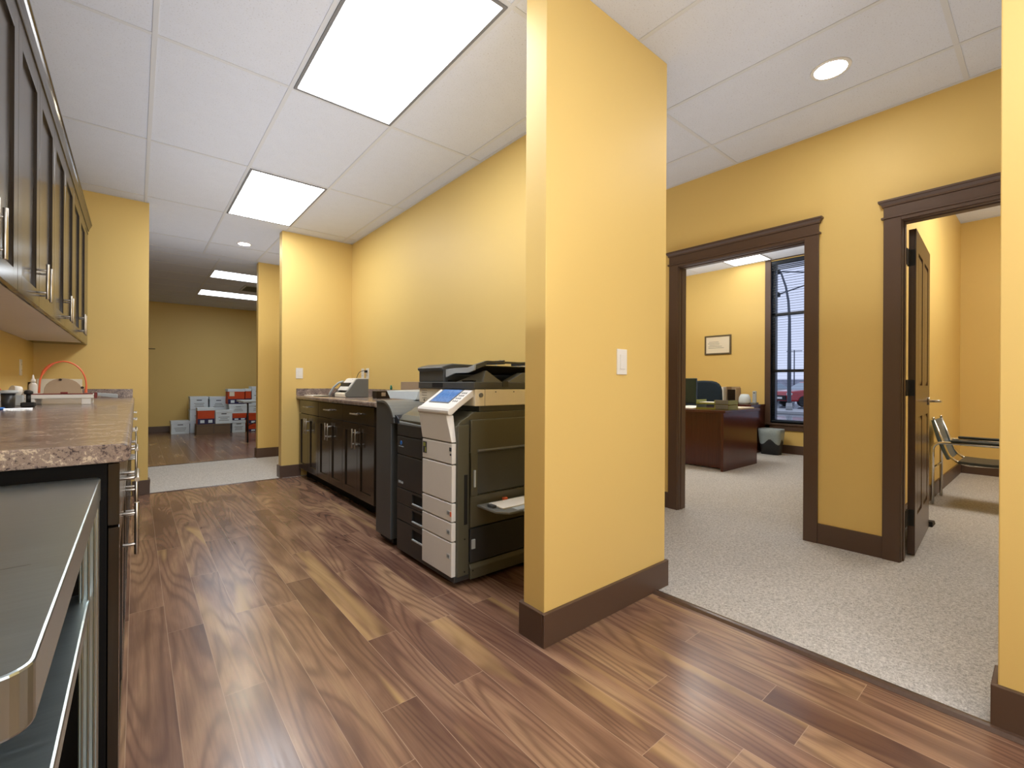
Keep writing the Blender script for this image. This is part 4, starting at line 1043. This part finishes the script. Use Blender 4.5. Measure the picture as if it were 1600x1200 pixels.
obj('writing', m, 'grey_plastic', sh)
t = thing('waste_bin', (7.50, 2.79, 0), 'dark waste bin lined with a pale grey bag, between desk and window', 'bin')
def sqring(cx, cy, w_, d_, z, wob=0.0, n=32, seed=1):
    out = []; rr = random.Random(seed)
    for k in range(n):
        a = 2 * math.pi * k / n; c, s = math.cos(a), math.sin(a); q = (abs(c) ** 5 + abs(s) ** 5) ** (-1 / 5)
        out.append((cx + w_ * c * q, cy + d_ * s * q, z + (rr.uniform(-wob, wob) if wob else 0)))
    return out
def loft(rings, cap=True):
    m = MB(); n = len(rings[0]); vs = [p for r in rings for p in r]
    m.add(vs, [(k * n + i, k * n + (i + 1) % n, (k + 1) * n + (i + 1) % n, (k + 1) * n + i) for k in range(len(rings) - 1) for i in range(n)], True)
    if cap: m.add(rings[0], [tuple(range(n))])
    return m
bc = (7.50, 2.79)
obj('body', loft([sqring(*bc, .095, .125, .0), sqring(*bc, .12, .155, .38), sqring(*bc, .112, .147, .38), sqring(*bc, .09, .12, .02)]), 'bin_dark', t)
low = [(x, y, .155 + .085 * (math.sin(k * .85) * .5 + .5)) for k, (x, y, z) in enumerate(sqring(*bc, .112, .147, 0))]
obj('bag_liner', loft([low, sqring(*bc, .121, .158, .30, .004, seed=3), sqring(*bc, .127, .164, .385, .003, seed=2), sqring(*bc, .118, .153, .392, .002), sqring(*bc, .108, .142, .375), sqring(*bc, .090, .12, .22, .02)], False), 'liner', t)
tag(obj('floor_paper', B(7.20, 7.32, 2.93, 3.02, .003, .010), 'cream_plastic'), 'small pale scrap on the carpet beside the waste bin', 'paper')

# ================================================================== CHAIR OFFICE
t = thing('armchair', (5.7, .45, 0), 'chrome tube armchair with a dark leather sling seat and back, against the wall', 'chair')
XA, XB_ = 5.452, 5.925
for x in (XA, XB_):
    f_ = obj('frame', MB().tube(fillet([(x, .700, .010), (x, .700, .560), (x, .08, .560), (x, .08, .010)], .075, 8), .0125), 'chrome', t)
    obj('armrest', MB().box(x - .020, x + .020, .12, .585, .572, .590), 'leather_black', f_, .008, 3)
for z in (.525, .33): obj('crossbar', MB().cyl((XA, .700, z), (XB_, .700, z), .009), 'chrome', t)
obj('crossbar', MB().cyl((XA, .10, .30), (XB_, .10, .30), .009), 'chrome', t)
for x in (XA + .03, XB_ - .03):
    obj('seat_rail', MB().tube(fillet([(x, .700, .765), (x, .595, .430), (x, .50, .375), (x, .13, .40)], .06, 6), .010), 'chrome', t)
def sling(p, q, th, x0, x1, nrm):
    m = MB(); n = 8; lo, hi = [], []
    top, bot = [], []
    for k in range(n + 1):
        s = k / n; y = p[0] + (q[0] - p[0]) * s; z = p[1] + (q[1] - p[1]) * s; sag = math.sin(math.pi * s) * .012
        top.append((y - nrm[0] * sag, z - nrm[1] * sag)); bot.append((y - nrm[0] * (sag + th), z - nrm[1] * (sag + th)))
    m.prism(top + bot[::-1], 'x', x0, x1); return m
obj('backrest', sling((.692, .757), (.590, .415), .022, XA + .015, XB_ - .015, (-.98, .2)), 'leather_teal', t, .006, 2)
obj('seat', sling((.540, .410), (.120, .425), .024, XA + .015, XB_ - .015, (0, 1)), 'leather_black', t, .006, 2)
for x in (XA + .03, XB_ - .03): obj('rail_end', MB().cyl((x, .700, .765), (x, .703, .777), .012), 'chrome', t)
t = thing('door_stop', (4.66, .60, 0), 'black rubber door stop on the carpet at the foot of the open door', 'doorstop')
obj('wedge', MB().prism([(4.57, .003), (4.70, .003), (4.70, .010), (4.665, .036), (4.57, .042)], 'y', .585, .625), 'rubber', t, .004)

# ================================================================== OUTSIDE THE WINDOW
struct('floor_outside', MB().box(7.9, 120, -60, 90, -.32, -.20), 'asphalt_wet')
tag(obj('kerb_island', MB().box(22, 24.6, -10, 30, -.20, -.081), 'kerb', bev=.02), 'pale concrete kerb strip across the wet parking lot', 'kerb')
t = thing('light_pole', (23.2, 7.88, -.08), 'tall curved parking lot light pole seen through the blind', 'lamp post')
PX = 23.2
obj('pole', MB().tube([(PX, 7.877, -.079), (PX, 7.88, 2.3), (PX, 7.88, 4.1), (PX, 7.93, 4.97), (PX, 8.04, 5.64), (PX, 8.23, 6.27), (PX, 8.33, 6.42)], [.085, .08, .06, .05, .045, .04, .035]), 'pole_grey', t)
obj('pole_base', MB().cyl((PX, 7.877, -.079), (PX, 7.877, .25), .14, .12), 'kerb', t)
for ya, za, yb_, zb_ in ((8.36, 6.40, 6.4, 6.00), (8.36, 5.33, 6.4, 5.78)):
    obj('cross_arm', MB().cyl((PX, ya, za), (PX, yb_, zb_), .030), 'pole_grey', t)
    obj('lamp_head', MB().box(PX - .12, PX + .12, ya - .06, ya + .12, za - .10, za + .08), 'rubber', t, .02)
for (x, y, h_, arm, lab) in ((50, 16.54, 4.55, .7, 'thin distant power pole with a short cross arm, right of the curved pole'), (50, 18.5, 4.85, .4, 'thin distant power pole left of the curved pole')):
    t = thing('power_pole', (x, y, -.2), lab, 'pole', 'distant power poles')
    obj('pole', MB().cyl((x, y, -.2), (x, y, h_), .06, .05), 'pole_grey', t)
    obj('cross_arm', MB().cyl((x, y - arm, h_ - .1), (x, y + arm, h_ - .1), .035), 'pole_grey', t)
tag(obj('horizon_band', MB().box(95, 97, -40, 80, -.2, 2.2).box(94, 96, 10, 26, 2.2, 3.3).box(94, 96, 40, 52, 2.2, 3.0), 'haze_grey'), 'hazy grey band of buildings and trees on the horizon', 'horizon')
def car(cx, cy, rot, mat, label):
    t = thing('parked_car', (cx, cy, -.2), label, 'car', 'cars parked outside'); ORG[t.name] = Vector((0, 0, 0)); t.rotation_euler = (0, 0, rot)
    side = [(-2.2, .30), (-2.25, .62), (-2.1, .92), (-1.35, 1.0), (-.75, 1.42), (.55, 1.47), (1.35, 1.05), (2.0, .95), (2.22, .75), (2.22, .32)]
    def ring(x_, z_, w_): return [(x_, -w_, z_), (x_, w_, z_)]
    m = MB(); n = len(side)
    body_ = [(-2.2, .30), (-2.26, .60), (-2.14, .90), (-1.30, .99), (1.30, 1.02), (2.05, .92), (2.22, .72), (2.22, .30)]
    m.prism(body_, 'y', -.86, .86)
    obj('body', m, mat, t, .09, 4)
    cab = MB().hexa([(-1.35, -.80, .98), (1.40, -.80, 1.0), (1.40, .80, 1.0), (-1.35, .80, .98)], [(-.60, -.60, 1.44), (.75, -.60, 1.46), (.75, .60, 1.46), (-.60, .60, 1.44)])
    obj('windows', cab, 'car_glass', t, .04, 3)
    obj('roof', MB().hexa([(-.62, -.62, 1.43), (.77, -.62, 1.45), (.77, .62, 1.45), (-.62, .62, 1.43)], [(-.52, -.55, 1.48), (.66, -.55, 1.50), (.66, .55, 1.50), (-.52, .55, 1.48)]), mat, t, .02)
    for x_ in (-1.38, 1.38):
        for y_ in (-.80, .80): obj('wheel', MB().cyl((x_, y_ - .11, .32), (x_, y_ + .11, .32), .32, n=24), 'rubber', t)
    obj('grille', B(-2.30, -2.20, -.55, .55, .38, .66), 'void_black', t, .01)
    for s in (-1, 1): obj('headlight', MB().box(-2.27, -2.05, s * .72 - .14, s * .72 + .14, .66, .82), 'white_plastic', t, .03)
    obj('number_plate', B(-2.315, -2.295, -.26, .26, .44, .56), 'white_plastic', t)
    return t
car(32.0, 9.45, math.radians(-35), 'car_red', 'red car parked outside, facing the window from across the wet lot')
car(39.0, 14.9, math.radians(-35), 'car_grey', 'grey car parked just behind the red one')
